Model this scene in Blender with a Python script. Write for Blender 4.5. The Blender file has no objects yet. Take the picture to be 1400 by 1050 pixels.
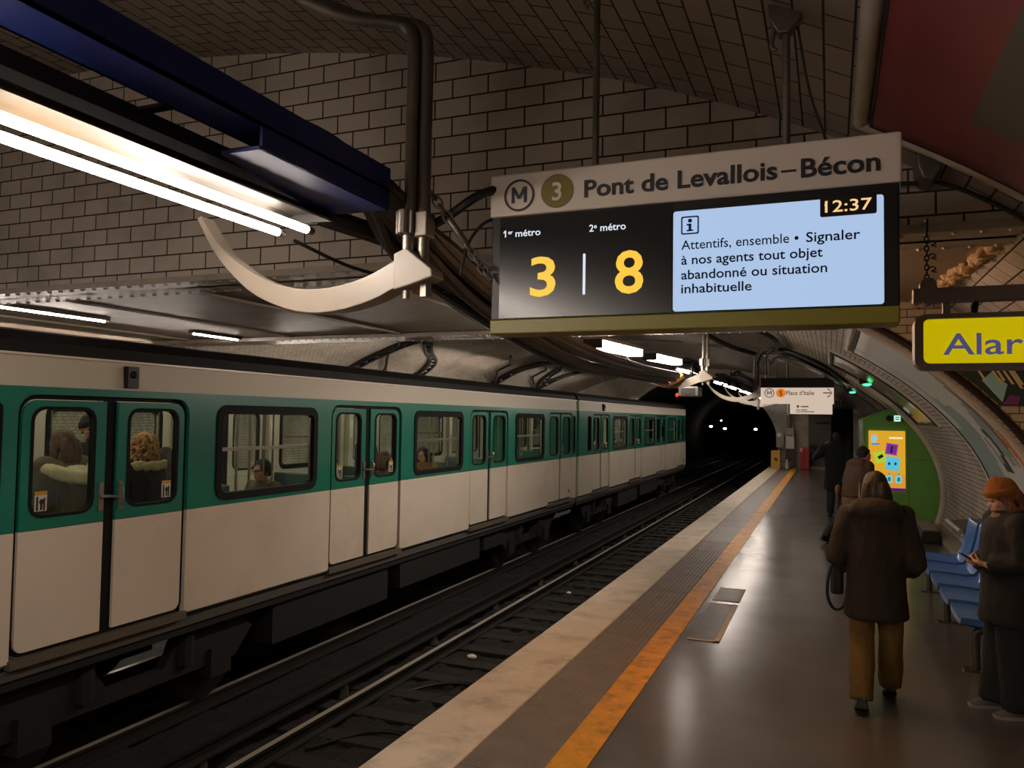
import bpy, bmesh, math, random
from mathutils import Vector, Matrix, noise
random.seed(7)
S = bpy.context.scene
COL = S.collection
# ------------------------------------------------------------------ camera, world, exposure
def unit(v):
    return v.normalized()
FPX = 1075.0                                        # focal length in pixels of the 1400 x 1050 frame
ay = unit(Vector((435.0, 52.0, FPX)))               # track direction seen in camera space (x right, y down)
ax = Vector((2700.0, -6.0, -FPX)); ax = unit(ax - ax.dot(ay) * ay)
az = ax.cross(ay)
if az.y > 0: az = -az
RM = Matrix((ax, ay, az))
cam = bpy.data.cameras.new('camera'); camo = bpy.data.objects.new('camera', cam); COL.objects.link(camo)
cx, cy, cz = RM @ Vector((1, 0, 0)), RM @ Vector((0, -1, 0)), RM @ Vector((0, 0, -1))
camo.matrix_world = Matrix(((cx.x, cy.x, cz.x, 0), (cx.y, cy.y, cz.y, 0), (cx.z, cy.z, cz.z, 2.0), (0, 0, 0, 1)))
cam.sensor_width = 36; cam.lens = FPX / 1400 * 36; cam.clip_start = 0.05; cam.clip_end = 300
S.camera = camo
S.view_settings.view_transform = 'Standard'; S.view_settings.look = 'None'
S.view_settings.gamma = 1; S.view_settings.use_curve_mapping = False
S.view_settings.exposure = 0.0
W = bpy.data.worlds.new('world'); S.world = W; W.use_nodes = True
W.node_tree.nodes['Background'].inputs[0].default_value = (1, 0.86, 0.7, 1)
W.node_tree.nodes['Background'].inputs[1].default_value = 0.004
TUBE = 52.0            # strength of the fluorescent tubes
TUBE_COL = (1.0, 0.86, 0.745)
CAR_LIGHT = 5.0        # strength of the lamps inside the train
S.cycles.max_bounces = 8; S.cycles.diffuse_bounces = 4; S.cycles.glossy_bounces = 4
S.cycles.transparent_max_bounces = 16; S.cycles.caustics_reflective = False; S.cycles.caustics_refractive = False
S.cycles.sample_clamp_indirect = 4.0

# ------------------------------------------------------------------ materials
def lin(c):
    if isinstance(c, str):
        c = [int(c[i:i + 2], 16) / 255 for i in (0, 2, 4)]
        c = [x / 12.92 if x <= .04045 else ((x + .055) / 1.055) ** 2.4 for x in c]
    return (c[0], c[1], c[2], 1)
MATS = {}
def mat(name, col='808080', rough=.5, metal=0, emit=None, es=0, var=0, vscale=6, bump=0, bscale=40, spec=.5, dirt=None, dscale=1.5, damt=.5, coat=0):
    if name in MATS: return MATS[name]
    m = bpy.data.materials.new(name); m.use_nodes = True; nt = m.node_tree; N, L = nt.nodes, nt.links
    b = N['Principled BSDF']; base = lin(col)
    b.inputs['Base Color'].default_value = base; b.inputs['Roughness'].default_value = rough
    b.inputs['Metallic'].default_value = metal; b.inputs['Specular IOR Level'].default_value = spec
    b.inputs['Coat Weight'].default_value = coat
    if emit is not None:
        b.inputs['Emission Color'].default_value = lin(emit); b.inputs['Emission Strength'].default_value = es
    if var or bump or dirt:
        tc = N.new('ShaderNodeTexCoord')
    cur = None
    if var:
        n = N.new('ShaderNodeTexNoise'); n.inputs['Scale'].default_value = vscale; n.inputs['Detail'].default_value = 5
        L.new(tc.outputs['Object'], n.inputs['Vector'])
        r = N.new('ShaderNodeValToRGB'); r.color_ramp.elements[0].position = .3; r.color_ramp.elements[1].position = .7
        r.color_ramp.elements[0].color = tuple(x * (1 - var) for x in base[:3]) + (1,)
        r.color_ramp.elements[1].color = tuple(min(1, x * (1 + var * .6)) for x in base[:3]) + (1,)
        L.new(n.outputs['Fac'], r.inputs['Fac']); cur = r.outputs['Color']
    if dirt:
        n = N.new('ShaderNodeTexNoise'); n.inputs['Scale'].default_value = dscale; n.inputs['Detail'].default_value = 8; n.inputs['Roughness'].default_value = .7
        L.new(tc.outputs['Object'], n.inputs['Vector'])
        r = N.new('ShaderNodeValToRGB'); r.color_ramp.elements[0].position = .5; r.color_ramp.elements[1].position = .75
        r.color_ramp.elements[1].color = (damt, damt, damt, 1)
        L.new(n.outputs['Fac'], r.inputs['Fac'])
        mx = N.new('ShaderNodeMix'); mx.data_type = 'RGBA'
        L.new(r.outputs['Color'], mx.inputs[0]); mx.inputs[6].default_value = base; mx.inputs[7].default_value = lin(dirt)
        if cur: L.new(cur, mx.inputs[6])
        cur = mx.outputs[2]
    if cur: L.new(cur, b.inputs['Base Color'])
    if bump:
        n = N.new('ShaderNodeTexNoise'); n.inputs['Scale'].default_value = bscale; n.inputs['Detail'].default_value = 4
        L.new(tc.outputs['Object'], n.inputs['Vector'])
        bp = N.new('ShaderNodeBump'); bp.inputs['Strength'].default_value = bump; bp.inputs['Distance'].default_value = .02
        L.new(n.outputs['Fac'], bp.inputs['Height']); L.new(bp.outputs['Normal'], b.inputs['Normal'])
    MATS[name] = m
    return m
def tile_mat(name, col, col2, mortar, bw, rh, ms=.006, rough=.22, coords='xz', dirt='2a2018', damt=.6):
    """glazed wall tiles; coords says which way the courses run: 'xz' across a wall, 'uv' round a vault"""
    m = bpy.data.materials.new(name); m.use_nodes = True; N, L = m.node_tree.nodes, m.node_tree.links
    b = N['Principled BSDF']; tc = N.new('ShaderNodeTexCoord')
    if coords == 'uv': vec = tc.outputs['UV']
    else:
        sp = N.new('ShaderNodeSeparateXYZ'); cb = N.new('ShaderNodeCombineXYZ'); L.new(tc.outputs['Object'], sp.inputs[0])
        L.new(sp.outputs['X' if coords == 'xz' else 'Y'], cb.inputs[0]); L.new(sp.outputs['Z'], cb.inputs[1]); vec = cb.outputs[0]
    br = N.new('ShaderNodeTexBrick'); L.new(vec, br.inputs['Vector']); br.offset = .5
    for k, v in (('Scale', 1), ('Mortar Size', ms), ('Mortar Smooth', .3), ('Bias', 0), ('Brick Width', bw), ('Row Height', rh)): br.inputs[k].default_value = v
    br.inputs['Color1'].default_value = lin(col); br.inputs['Color2'].default_value = lin(col2); br.inputs['Mortar'].default_value = lin(mortar)
    n = N.new('ShaderNodeTexNoise'); n.inputs['Scale'].default_value = .9; n.inputs['Detail'].default_value = 8; n.inputs['Roughness'].default_value = .65
    L.new(tc.outputs['Object'], n.inputs['Vector'])
    r = N.new('ShaderNodeValToRGB'); r.color_ramp.elements[0].position = .45; r.color_ramp.elements[1].position = .8
    r.color_ramp.elements[1].color = (damt, damt, damt, 1); L.new(n.outputs['Fac'], r.inputs['Fac'])
    mx = N.new('ShaderNodeMix'); mx.data_type = 'RGBA'; L.new(r.outputs['Color'], mx.inputs[0])
    L.new(br.outputs['Color'], mx.inputs[6]); mx.inputs[7].default_value = lin(dirt); L.new(mx.outputs[2], b.inputs['Base Color'])
    rr = N.new('ShaderNodeMapRange'); L.new(br.outputs['Fac'], rr.inputs['Value']); rr.inputs[3].default_value = rough; rr.inputs[4].default_value = .85
    L.new(rr.outputs[0], b.inputs['Roughness'])
    bp = N.new('ShaderNodeBump'); bp.invert = True; bp.inputs['Strength'].default_value = .6; bp.inputs['Distance'].default_value = .006
    L.new(br.outputs['Fac'], bp.inputs['Height'])
    n2 = N.new('ShaderNodeTexNoise'); n2.inputs['Scale'].default_value = 9; L.new(tc.outputs['Object'], n2.inputs['Vector'])
    bp2 = N.new('ShaderNodeBump'); bp2.inputs['Strength'].default_value = .08; bp2.inputs['Distance'].default_value = .03
    L.new(n2.outputs['Fac'], bp2.inputs['Height']); L.new(bp.outputs['Normal'], bp2.inputs['Normal']); L.new(bp2.outputs['Normal'], b.inputs['Normal'])
    MATS[name] = m
    return m
def glass_mat(name, tint=(.9, .93, .9), refl=.09):
    m = bpy.data.materials.new(name); m.use_nodes = True; N, L = m.node_tree.nodes, m.node_tree.links
    N.remove(N['Principled BSDF']); out = N['Material Output']
    t = N.new('ShaderNodeBsdfTransparent'); t.inputs[0].default_value = tint + (1,)
    g = N.new('ShaderNodeBsdfGlossy'); g.inputs['Roughness'].default_value = .03
    w = N.new('ShaderNodeLayerWeight'); w.inputs[0].default_value = .5
    p = N.new('ShaderNodeMath'); p.operation = 'POWER'; L.new(w.outputs['Facing'], p.inputs[0]); p.inputs[1].default_value = 4
    f = N.new('ShaderNodeMapRange'); L.new(p.outputs[0], f.inputs['Value']); f.inputs[3].default_value = refl * .35; f.inputs[4].default_value = .6
    mx = N.new('ShaderNodeMixShader'); L.new(f.outputs[0], mx.inputs[0]); L.new(t.outputs[0], mx.inputs[1]); L.new(g.outputs[0], mx.inputs[2]); L.new(mx.outputs[0], out.inputs['Surface'])
    MATS[name] = m
    return m
def glow(name, col, s):
    return mat(name, '000000', .5, emit=col, es=s)

# ------------------------------------------------------------------ object helpers
def tag(o, label=None, cat=None, group=None, kind=None):
    if label: o['label'] = label
    if cat: o['category'] = cat
    if group: o['group'] = group
    if kind: o['kind'] = kind
    return o
def thing(name, label, cat, loc=(0, 0, 0), group=None, rz=0):
    o = bpy.data.objects.new(name, None); COL.objects.link(o); o.location = loc; o.empty_display_size = .1
    o.rotation_euler = (0, 0, rz); o['_o'] = list(loc)
    return tag(o, label, cat, group)
def origin(o):
    while o.parent: o = o.parent
    return Vector(o['_o']) if '_o' in o else Vector(o.location)
class MB:
    """collects shapes in world coordinates and links them as ONE mesh object"""
    def __init__(s): s.v, s.f, s.m, s.uv = [], [], [], {}
    def add(s, vs, fs, m=0):
        k = len(s.v); s.v += [Vector(p) for p in vs]; s.f += [tuple(i + k for i in f) for f in fs]; s.m += [m] * len(fs); return s
    def box(s, x0, x1, y0, y1, z0, z1, m=0):
        return s.add([(x0, y0, z0), (x1, y0, z0), (x1, y1, z0), (x0, y1, z0), (x0, y0, z1), (x1, y0, z1), (x1, y1, z1), (x0, y1, z1)],
                     [(3, 2, 1, 0), (4, 5, 6, 7), (0, 1, 5, 4), (1, 2, 6, 5), (2, 3, 7, 6), (3, 0, 4, 7)], m)
    def obox(s, c, u, v, w, m=0):
        c, u, v, w = Vector(c), Vector(u), Vector(v), Vector(w)
        P = [c + a * u + b * v + d * w for d in (-1, 1) for a, b in ((-1, -1), (1, -1), (1, 1), (-1, 1))]
        return s.add(P, [(3, 2, 1, 0), (4, 5, 6, 7), (0, 1, 5, 4), (1, 2, 6, 5), (2, 3, 7, 6), (3, 0, 4, 7)], m)
    def loft(s, rings, m=0, cap=True, closed=True):
        n = len(rings[0]); vs = [p for r in rings for p in r]; fs = []
        for i in range(len(rings) - 1):
            for j in range(n if closed else n - 1):
                k = (j + 1) % n; fs.append((i * n + j, i * n + k, (i + 1) * n + k, (i + 1) * n + j))
        if cap and closed:
            fs.append(tuple(range(n - 1, -1, -1))); fs.append(tuple((len(rings) - 1) * n + j for j in range(n)))
        return s.add(vs, fs, m)
    def tube(s, pts, r, n=8, m=0, flat=1.0, up=None, cap=True):
        pts = [Vector(p) for p in pts]; R = r if isinstance(r, (list, tuple)) else [r] * len(pts)
        prev = None; rings = []
        for i, p in enumerate(pts):
            d = (pts[min(i + 1, len(pts) - 1)] - pts[max(i - 1, 0)])
            d = d.normalized() if d.length > 1e-9 else Vector((0, 0, 1))
            if prev is None:
                a = Vector(up) if up else (Vector((0, 0, 1)) if abs(d.z) < .9 else Vector((1, 0, 0)))
            else: a = prev
            a = a - a.dot(d) * d; a.normalize(); b = d.cross(a); prev = a
            rr = R[i] if isinstance(R[i], (list, tuple)) else (R[i], R[i] * flat)
            rings.append([p + a * (math.cos(t) * rr[0]) + b * (math.sin(t) * rr[1]) for t in [2 * math.pi * j / n for j in range(n)]])
        return s.loft(rings, m, cap)
    def ell(s, c, rx, ry=None, rz=None, n=12, k=8, m=0, rot=None):
        ry = rx if ry is None else ry; rz = rx if rz is None else rz; c = Vector(c); rings = []
        for i in range(k + 1):
            t = math.pi * i / k; q = max(math.sin(t), .02)
            ring = [Vector((rx * q * math.cos(2 * math.pi * j / n), ry * q * math.sin(2 * math.pi * j / n), -rz * math.cos(t))) for j in range(n)]
            rings.append([c + (rot @ p if rot else p) for p in ring])
        return s.loft(rings, m)
    def prism(s, pts, fn, a, b, m=0):
        """polygon pts (2-D) swept from depth a to b; fn(u, v, w) gives the world point"""
        return s.loft([[fn(u, v, a) for u, v in pts], [fn(u, v, b) for u, v in pts]], m)
    def plate(s, outer, holes, t, fn, m=0):
        """flat panel with holes, thickness t"""
        c = bpy.data.curves.new('tmp', 'CURVE'); c.dimensions = '2D'; c.fill_mode = 'BOTH'; c.extrude = t / 2
        for poly in [outer] + list(holes):
            sp = c.splines.new('POLY'); sp.points.add(len(poly) - 1); sp.use_cyclic_u = True
            for i, p in enumerate(poly): sp.points[i].co = (p[0], p[1], 0, 1)
        o = bpy.data.objects.new('tmp', c); me = bpy.data.meshes.new_from_object(o)
        s.add([fn(v.co.x, v.co.y, v.co.z) for v in me.vertices], [tuple(p.vertices) for p in me.polygons], m)
        bpy.data.objects.remove(o); bpy.data.curves.remove(c); bpy.data.meshes.remove(me)
        return s
    def text(s, body, fn, x, y, cap, width=None, align='l', t=.002, bold=0, m=0):
        """lettering: cap = height of the capitals, width = overall width to fit, fn maps (u, v, w) to the world"""
        c = bpy.data.curves.new('tmp', 'FONT'); c.body = body; c.size = cap / .727; c.extrude = t / 2; c.offset = bold * cap; c.resolution_u = 3
        o = bpy.data.objects.new('tmp', c); me = bpy.data.meshes.new_from_object(o)
        xs = [v.co.x for v in me.vertices]; x0, x1 = min(xs), max(xs)
        k = width / (x1 - x0) if width else 1
        off = {'l': 0, 'c': -(x1 - x0) * k / 2, 'r': -(x1 - x0) * k}[align]
        s.add([fn(x + off + (v.co.x - x0) * k, y + v.co.y, v.co.z) for v in me.vertices], [tuple(p.vertices) for p in me.polygons], m)
        bpy.data.objects.remove(o); bpy.data.curves.remove(c); bpy.data.meshes.remove(me)
        return s
    def build(s, name, mats, parent=None, smooth=False, bevel=0, label=None, cat=None, group=None, kind=None, remesh=0, smit=0, wrinkle=0, wscale=9, loc=None, uvs=None):
        o0 = origin(parent) if parent else (Vector(loc) if loc else Vector((0, 0, 0)))
        me = bpy.data.meshes.new(name); me.from_pydata([tuple(v - o0) for v in s.v], [], s.f)
        mats = mats if isinstance(mats, (list, tuple)) else [mats]
        for x in mats: me.materials.append(x)
        if remesh:
            t = bpy.data.objects.new('tmp', me); COL.objects.link(t)
            bm = bmesh.new(); bm.from_mesh(me); bmesh.ops.recalc_face_normals(bm, faces=bm.faces); bm.to_mesh(me); bm.free()
            q = t.modifiers.new('r', 'REMESH'); q.mode = 'VOXEL'; q.voxel_size = remesh; q.use_smooth_shade = True
            if smit:
                q = t.modifiers.new('s', 'SMOOTH'); q.iterations = smit; q.factor = .5
            dg = bpy.context.evaluated_depsgraph_get(); me2 = bpy.data.meshes.new_from_object(t.evaluated_get(dg))
            bpy.data.objects.remove(t); bpy.data.meshes.remove(me); me = me2; me.name = name
            me.materials.clear()
            for x in mats: me.materials.append(x)
            if wrinkle:
                me.update()
                for v in me.vertices:
                    p = Vector((v.co.x * wscale, v.co.y * wscale, v.co.z * wscale * .45))
                    v.co += v.normal * (noise.fractal(p, .8, 2.1, 4) * wrinkle)
            for p in me.polygons: p.use_smooth = True; p.material_index = 0
        else:
            me.polygons.foreach_set('material_index', s.m)
            if smooth: me.polygons.foreach_set('use_smooth', [True] * len(me.polygons))
        if uvs:
            ul = me.uv_layers.new(name='UVMap')
            for lp in me.loops: ul.data[lp.index].uv = uvs[lp.vertex_index]
        me.update()
        o = bpy.data.objects.new(name, me); COL.objects.link(o)
        if parent: o.parent = parent
        elif loc: o.location = loc
        if not parent: o['_o'] = list(o0)
        if bevel:
            q = o.modifiers.new('bevel', 'BEVEL'); q.width = bevel; q.segments = 2; q.limit_method = 'ANGLE'; q.angle_limit = .6
        if smooth and not remesh:
            try: me.set_sharp_from_angle(angle=.7)
            except Exception: pass
        return tag(o, label, cat, group, kind)
def letter_m(b, fn, x, y, h, w):
    k = w * .17
    b.prism([(x - w / 2, y), (x - w / 2 + k, y), (x - w / 2 + k, y + h), (x - w / 2, y + h)], fn, 0, .004)
    b.prism([(x + w / 2 - k, y), (x + w / 2, y), (x + w / 2, y + h), (x + w / 2 - k, y + h)], fn, 0, .004)
    b.prism([(x - w / 2, y + h), (x - w / 2 + k * 1.25, y + h), (x + k * .5, y + h * .25), (x - k * .5, y + h * .25)], fn, 0, .0045)
    b.prism([(x + w / 2, y + h), (x + w / 2 - k * 1.25, y + h), (x - k * .5, y + h * .25), (x + k * .5, y + h * .25)], fn, 0, .0048)
    return b
def inner_faces(o, side, i):
    for p in o.data.polygons:
        if p.normal.x * side < -.6: p.material_index = i
    return o
def copy_tree(o, parent=None):
    c = o.copy(); COL.objects.link(c)
    if parent: c.parent = parent
    for ch in list(o.children): copy_tree(ch, c)
    return c
def rrect(x0, x1, y0, y1, r, n=4):
    out = []
    for cx_, cy_, a in ((x1 - r, y1 - r, 0), (x0 + r, y1 - r, 90), (x0 + r, y0 + r, 180), (x1 - r, y0 + r, 270)):
        for i in range(n + 1):
            t = math.radians(a + 90 * i / n); out.append((cx_ + r * math.cos(t), cy_ + r * math.sin(t)))
    return out
def circ(cx_, cy_, r, n=28):
    return [(cx_ + r * math.cos(2 * math.pi * i / n), cy_ + r * math.sin(2 * math.pi * i / n)) for i in range(n)]
def XZ(y, s=-1):                # panel facing the camera: u -> x, v -> z, w -> towards the viewer
    return lambda u, v, w: Vector((u, y + s * w, v))
def YZ(x):                      # panel along the train side: u -> y, v -> z, w -> x
    return lambda u, v, w: Vector((x + w, u, v))
def arc3(pts, n=8):             # smooth path through points (Catmull-Rom)
    P = [Vector(p) for p in pts]; P = [2 * P[0] - P[1]] + P + [2 * P[-1] - P[-2]]; out = []
    for i in range(1, len(P) - 2):
        for k in range(n):
            t = k / n; a, b, c, d = P[i - 1:i + 3]
            out.append(.5 * (2 * b + (c - a) * t + (2 * a - 5 * b + 4 * c - d) * t * t + (3 * b - a - 3 * c + d) * t ** 3))
    return out + [P[-2]]
# ------------------------------------------------------------------ materials of the place
M_tile = tile_mat('tile_big', 'bdb2a6', 'b2a79b', '2a211b', .28, .1385, ms=.007, rough=.3)
M_tilev = tile_mat('tile_big_vault', 'c4bab0', 'b8aea3', '2a211b', .28, .1385, ms=.007, rough=.4, coords='uv')
M_tiles = tile_mat('tile_small_vault', 'a39a8d', '978e82', '3a322b', .15, .075, ms=.006, rough=.13, coords='uv', damt=.45)
M_tilee = tile_mat('tile_small_wall', 'c9bfb0', 'beb4a6', '4a4138', .15, .075, ms=.005, rough=.2, damt=.5)
M_tiley = tile_mat('tile_small_side', 'cfc6b8', 'c4bbad', '4a4138', .15, .075, ms=.005, rough=.18, coords='yz', damt=.3)
M_asph = mat('asphalt', '4f4843', .5, var=.28, vscale=.9, bump=.05, bscale=240, coat=1.0)
M_asph.node_tree.nodes['Principled BSDF'].inputs['Coat Roughness'].default_value = .2
nt_ = M_asph.node_tree; n_ = nt_.nodes.new('ShaderNodeTexNoise'); n_.inputs['Scale'].default_value = 1.1; n_.inputs['Detail'].default_value = 6
nt_.links.new(nt_.nodes['Texture Coordinate'].outputs['Object'], n_.inputs['Vector']); r_ = nt_.nodes.new('ShaderNodeMapRange'); r_.inputs[1].default_value = .2; r_.inputs[2].default_value = .8; r_.inputs[3].default_value = .34; r_.inputs[4].default_value = .6
nt_.links.new(n_.outputs['Fac'], r_.inputs[0]); nt_.links.new(r_.outputs[0], nt_.nodes['Principled BSDF'].inputs['Roughness'])
M_nose = mat('nosing', 'e0d0bc', .55, var=.12, vscale=3, dirt='6b5a48', dscale=2.5, damt=.55, bump=.15, bscale=60)
M_tact = mat('tactile', '80736a', .4, var=.2, vscale=5, bump=.2, bscale=90)
M_yel = mat('yellow_paint', 'f0a81e', .45, var=.2, vscale=8, dirt='4a3a28', dscale=4.5, damt=.8)
M_conc = mat('concrete', '8b7d6d', .8, var=.15, bump=.2, bscale=30)
M_soff = mat('soffit_paint', '8d7f70', .5, var=.2, vscale=1.2, dirt='5a4a3a', dscale=.8, damt=.6)
M_beam = mat('beam_paint', 'a09486', .4, var=.15, vscale=3, dirt='4c3c2e', dscale=2, damt=.6)
M_ball = mat('ballast', '100d0a', .95, var=.5, vscale=14, bump=1.0, bscale=18)
M_dark = mat('dark_wall', '0d0c0b', .9, var=.3)  # near-black for the tunnel and the track wall of the opposite platform
M_wood = mat('sleeper_wood', '1c1712', .9, var=.3, vscale=7, bump=.4, bscale=25)
M_rail = mat('rail_steel', '14110e', .7, .2, var=.2)
M_railtop = mat('rail_top', 'cfc8bc', .4, .6)  # bright base colour stands in for lamp reflections on the rail head
M_black = mat('black_rubber', '0c0c0d', .5)
M_bmet = mat('black_metal', '131315', .38, .3)
M_gal = mat('galvanised', '8d867c', .38, .85, var=.2, vscale=9)
M_darkgal = mat('dark_galvanised', '6b655e', .4, .6, var=.25, vscale=5)
M_white = mat('white_metal', '8f8578', .4, var=.06, dirt='8a7c6c', dscale=3, damt=.4)
M_blue = mat('blue_tray', '10215f', .5, .1, var=.15)
M_cable = mat('cable', '0e0d0d', .45, bump=.2)
M_tuben = glow('fluorescent_near', 'fff4e6', TUBE * 1.3)
M_tubeo = glow('fluorescent_opposite', 'fff4e6', TUBE * 2.2)
M_tube = glow('fluorescent', 'fff4e6', TUBE)
for n_ in ('fluorescent', 'fluorescent_near', 'fluorescent_opposite'): MATS[n_].node_tree.nodes['Principled BSDF'].inputs['Emission Color'].default_value = TUBE_COL + (1,)

# ------------------------------------------------------------------ profiles of the two vaults
class Vault:
    def __init__(s, xc, a, z0, b): s.xc, s.a, s.z0, s.b = xc, a, z0, b
    def z(s, x): return s.z0 + s.b * math.sqrt(max(0, 1 - ((x - s.xc) / s.a) ** 2))
    def x(s, z): return s.xc + s.a * math.sqrt(max(0, 1 - ((z - s.z0) / s.b) ** 2))
    def pts(s, t0, t1, n): return [(s.xc + s.a * math.cos(t), s.z0 + s.b * math.sin(t)) for t in [t0 + (t1 - t0) * i / n for i in range(n + 1)]]
    def ang(s, z): return math.asin(max(-1, min(1, (z - s.z0) / s.b)))
    def nrm(s, x, z):
        v = Vector(((x - s.xc) / s.a ** 2, 0, (z - s.z0) / s.b ** 2)); return v.normalized()
VN = Vault(-6.9, 9.1, 1.17, 3.90)      # high vault over the camera
VF = Vault(-5.7, 7.72, .70, 3.62)      # lower vault beyond the girders
def shell(name, V, t0, t1, y0, y1, m, n=72, kind='structure', extra=None, thick=.25):
    """curved tiled surface with real thickness, inside face carries the tile courses"""
    P = V.pts(t0, t1, n); L = [0]
    for i in range(n): L.append(L[-1] + math.dist(P[i], P[i + 1]))
    b = MB(); uv = []
    for y in (y0, y1):
        for (x, z), l in zip(P, L): b.v.append(Vector((x, y, z))); uv.append((y, l))
    k = n + 1
    for i in range(n): b.f.append((i, i + 1, k + i + 1, k + i)); b.m.append(0)
    o = b.build(name, m, smooth=True, kind=kind, uvs=uv)
    q = o.modifiers.new('thickness', 'SOLIDIFY'); q.thickness = thick; q.offset = 1 if extra is None else extra
    return o
PI = math.pi
tz = VN.ang(0.0)
shell('ceiling', VN, VN.ang(-.02), PI - VN.ang(1.2) , -5.0, 5.0, M_tilev, n=96, extra=-1)
shell('wall_right', VN, VN.ang(-.02), VN.ang(3.2), 5.0, 8.3, M_tilev, n=30, extra=-1)
shell('ceiling.001', VF, VF.ang(-.02), PI - VF.ang(-.02), 10.1, 36.0, M_tiles, n=96, extra=-1)
shell('wall_right.001', VF, VF.ang(-.02), VF.ang(3.16), 8.3, 10.1, M_tiles, n=30, extra=-1)
shell('wall_left', VF, PI - VF.ang(-.02), PI - VF.ang(3.16), 5.15, 10.1, M_tiles, n=30, extra=1)
# cross wall where the high vault ends, above the girder
P = [(x, z) for x, z in VN.pts(VN.ang(3.125), PI - VN.ang(3.125), 60)]
MB().prism(P, lambda u, v, w: Vector((u, w, v)), 5.0, 5.14).build('wall_front', M_tile, kind='structure')
# ring wall at the start of the lower vault, seen right of the seats
b = MB(); zs = [3.16 * i / 30 for i in range(31)]
b.loft([[Vector((VF.x(z) - .0, 8.25, z)), Vector((VN.x(z) + .12, 8.25, z)), Vector((VN.x(z) + .12, 8.298, z)), Vector((VF.x(z), 8.298, z))] for z in zs])
b.build('wall_step', M_tilee, kind='structure')
MB().box(-13.5, -13.35, -5, 5.2, 0, 4.2).build('wall_left.001', M_tiley, kind='structure')
MB().box(-13.5, 2.4, -5.2, -5.0, -1.2, 5.2).build('wall_back', M_tile, kind='structure')
# low painted ceiling carried between two riveted girders
b = MB(); b.box(-13.3, 1.0, 5.45, 9.6, 3.16, 3.34)
for x in (-11.4, -9.4, -7.4, -5.6, -3.7, -1.75, -.4): b.box(x - .035, x + .035, 5.45, 9.6, 3.135, 3.17)
b.build('ceiling.002', M_soff, kind='structure')
def girder(name, y0, y1, z, x1, face):
    b = MB(); b.box(-13.3, x1, y0, y1, z, z + .05); b.box(-13.3, x1, (y0 + y1) / 2 - .03, (y0 + y1) / 2 + .03, z, z + .2)
    x = -13.2
    while x < x1:                                   # rivet heads along both edges of the flange
        for yy in (y0 + .05, y1 - .05): b.ell((x, yy, z), .022, .022, .018, n=6, k=4)
        x += .14
    return b.build(name, M_beam, smooth=True, kind='structure')
girder('beam', 4.99, 5.50, 3.085, 1.0, 5.02)
girder('beam.001', 9.55, 10.12, 3.10, .35, 10.1)
# end wall of the station with the tunnel mouth
P = VF.pts(VF.ang(0), PI - VF.ang(0), 60)
hole = [(-2.1, -1.1), (-2.1, .9)] + [(-5.65 + 3.55 * math.cos(t), .9 + 3.0 * math.sin(t)) for t in [PI * i / 24 for i in range(1, 24)]] + [(-9.2, .9), (-9.2, -1.1)]
passage = [(.05, 0), (.05, 2.55), (.9, 2.55), (.9, 0)]
outer = [(P[0][0], -1.15)] + P + [(P[-1][0], -1.15)]
b = MB(); b.plate(outer, [[(u, v + (.001 if v > -1 else .03)) for u, v in hole], [(u, v + .004) for u, v in passage]], .4, lambda u, v, w: Vector((u, 36.2 + w, v)))
b.build('wall_end', M_tilee, kind='structure')
P = [(-5.65 + 3.55 * math.cos(t), .9 + 3.0 * math.sin(t)) for t in [PI * i / 24 for i in range(25)]]
sect = [(-2.1, -1.15)] + P + [(-9.2, -1.15)]
b = MB(); b.loft([[Vector((x, y, z)) for x, z in sect] for y in (36.4, 80)], cap=False, closed=False); b.add([Vector((x, 80, z)) for x, z in sect], [tuple(range(len(sect)))])
o = b.build('wall_tunnel', M_dark, smooth=True, kind='structure'); o.modifiers.new('thickness', 'SOLIDIFY').thickness = .2
# passage behind the end wall
b = MB(); b.box(-.6, 1.4, 39.5, 39.6, 0, 3); b.box(-.7, -.6, 36.4, 39.6, 0, 3); b.box(1.4, 1.5, 36.4, 39.6, 0, 3); b.box(-.7, 1.5, 36.4, 39.6, 2.9, 3)
b.build('wall_passage', M_conc, kind='structure')
MB().box(-.7, 1.5, 36.0, 39.6, -.1, 0).build('floor.001', M_asph, kind='structure')

# ------------------------------------------------------------------ platform
MB().box(-1.30, 2.35, -5, 36, -.2, 0).build('floor', M_asph, kind='structure')
nb = MB(); rnd = random.Random(3); y = -5
while y < 36:                                        # nosing cast in lengths, a worn edge
    y2 = min(36, y + 1.9); nb.box(-2.48, -1.985, y, y2 - .006, -.22, .012); y = y2
nb.build('trim_1', M_nose, kind='structure', bevel=.012)
tb = MB(); y = -5
while y < 36:
    y2 = min(36, y + 1.02); tb.box(-1.985, -1.50, y, y2 - .01, -.2, .004)
    if 3.5 < y < 13:                                 # rows of small studs
        for i in range(10):
            for j in range(20):
                px_, py_ = -1.955 + i * .0475, y + .03 + j * .05
                if py_ > y2 - .02: continue
                k = len(tb.v); tb.v += [Vector((px_ + a, py_ + c, d)) for a, c, d in ((-.013, 0, .003), (0, -.013, .003), (.013, 0, .003), (0, .013, .003), (0, 0, .010))]
                tb.f += [(k, k + 1, k + 4), (k + 1, k + 2, k + 4), (k + 2, k + 3, k + 4), (k + 3, k, k + 4)]; tb.m += [0] * 4
    y = y2
tb.build('trim_2', M_tact, kind='structure')
MB().box(-1.515, -1.295, -5, 35.6, -.1, .006).build('trim_3', M_yel, kind='structure')
MB().box(-2.42, -2.2, -5, 36, -1.15, -.2).build('wall_platform', M_conc, kind='structure')
MB().box(-9.0, -8.8, -5, 36, -1.15, -.02).build('wall_platform.001', M_dark, kind='structure')
MB().box(-13.45, -8.85, -5, 36, -.2, 0).build('floor.002', M_asph, kind='structure')
b = MB(); nx, ny = 70, 420; rnd = random.Random(5)
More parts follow.
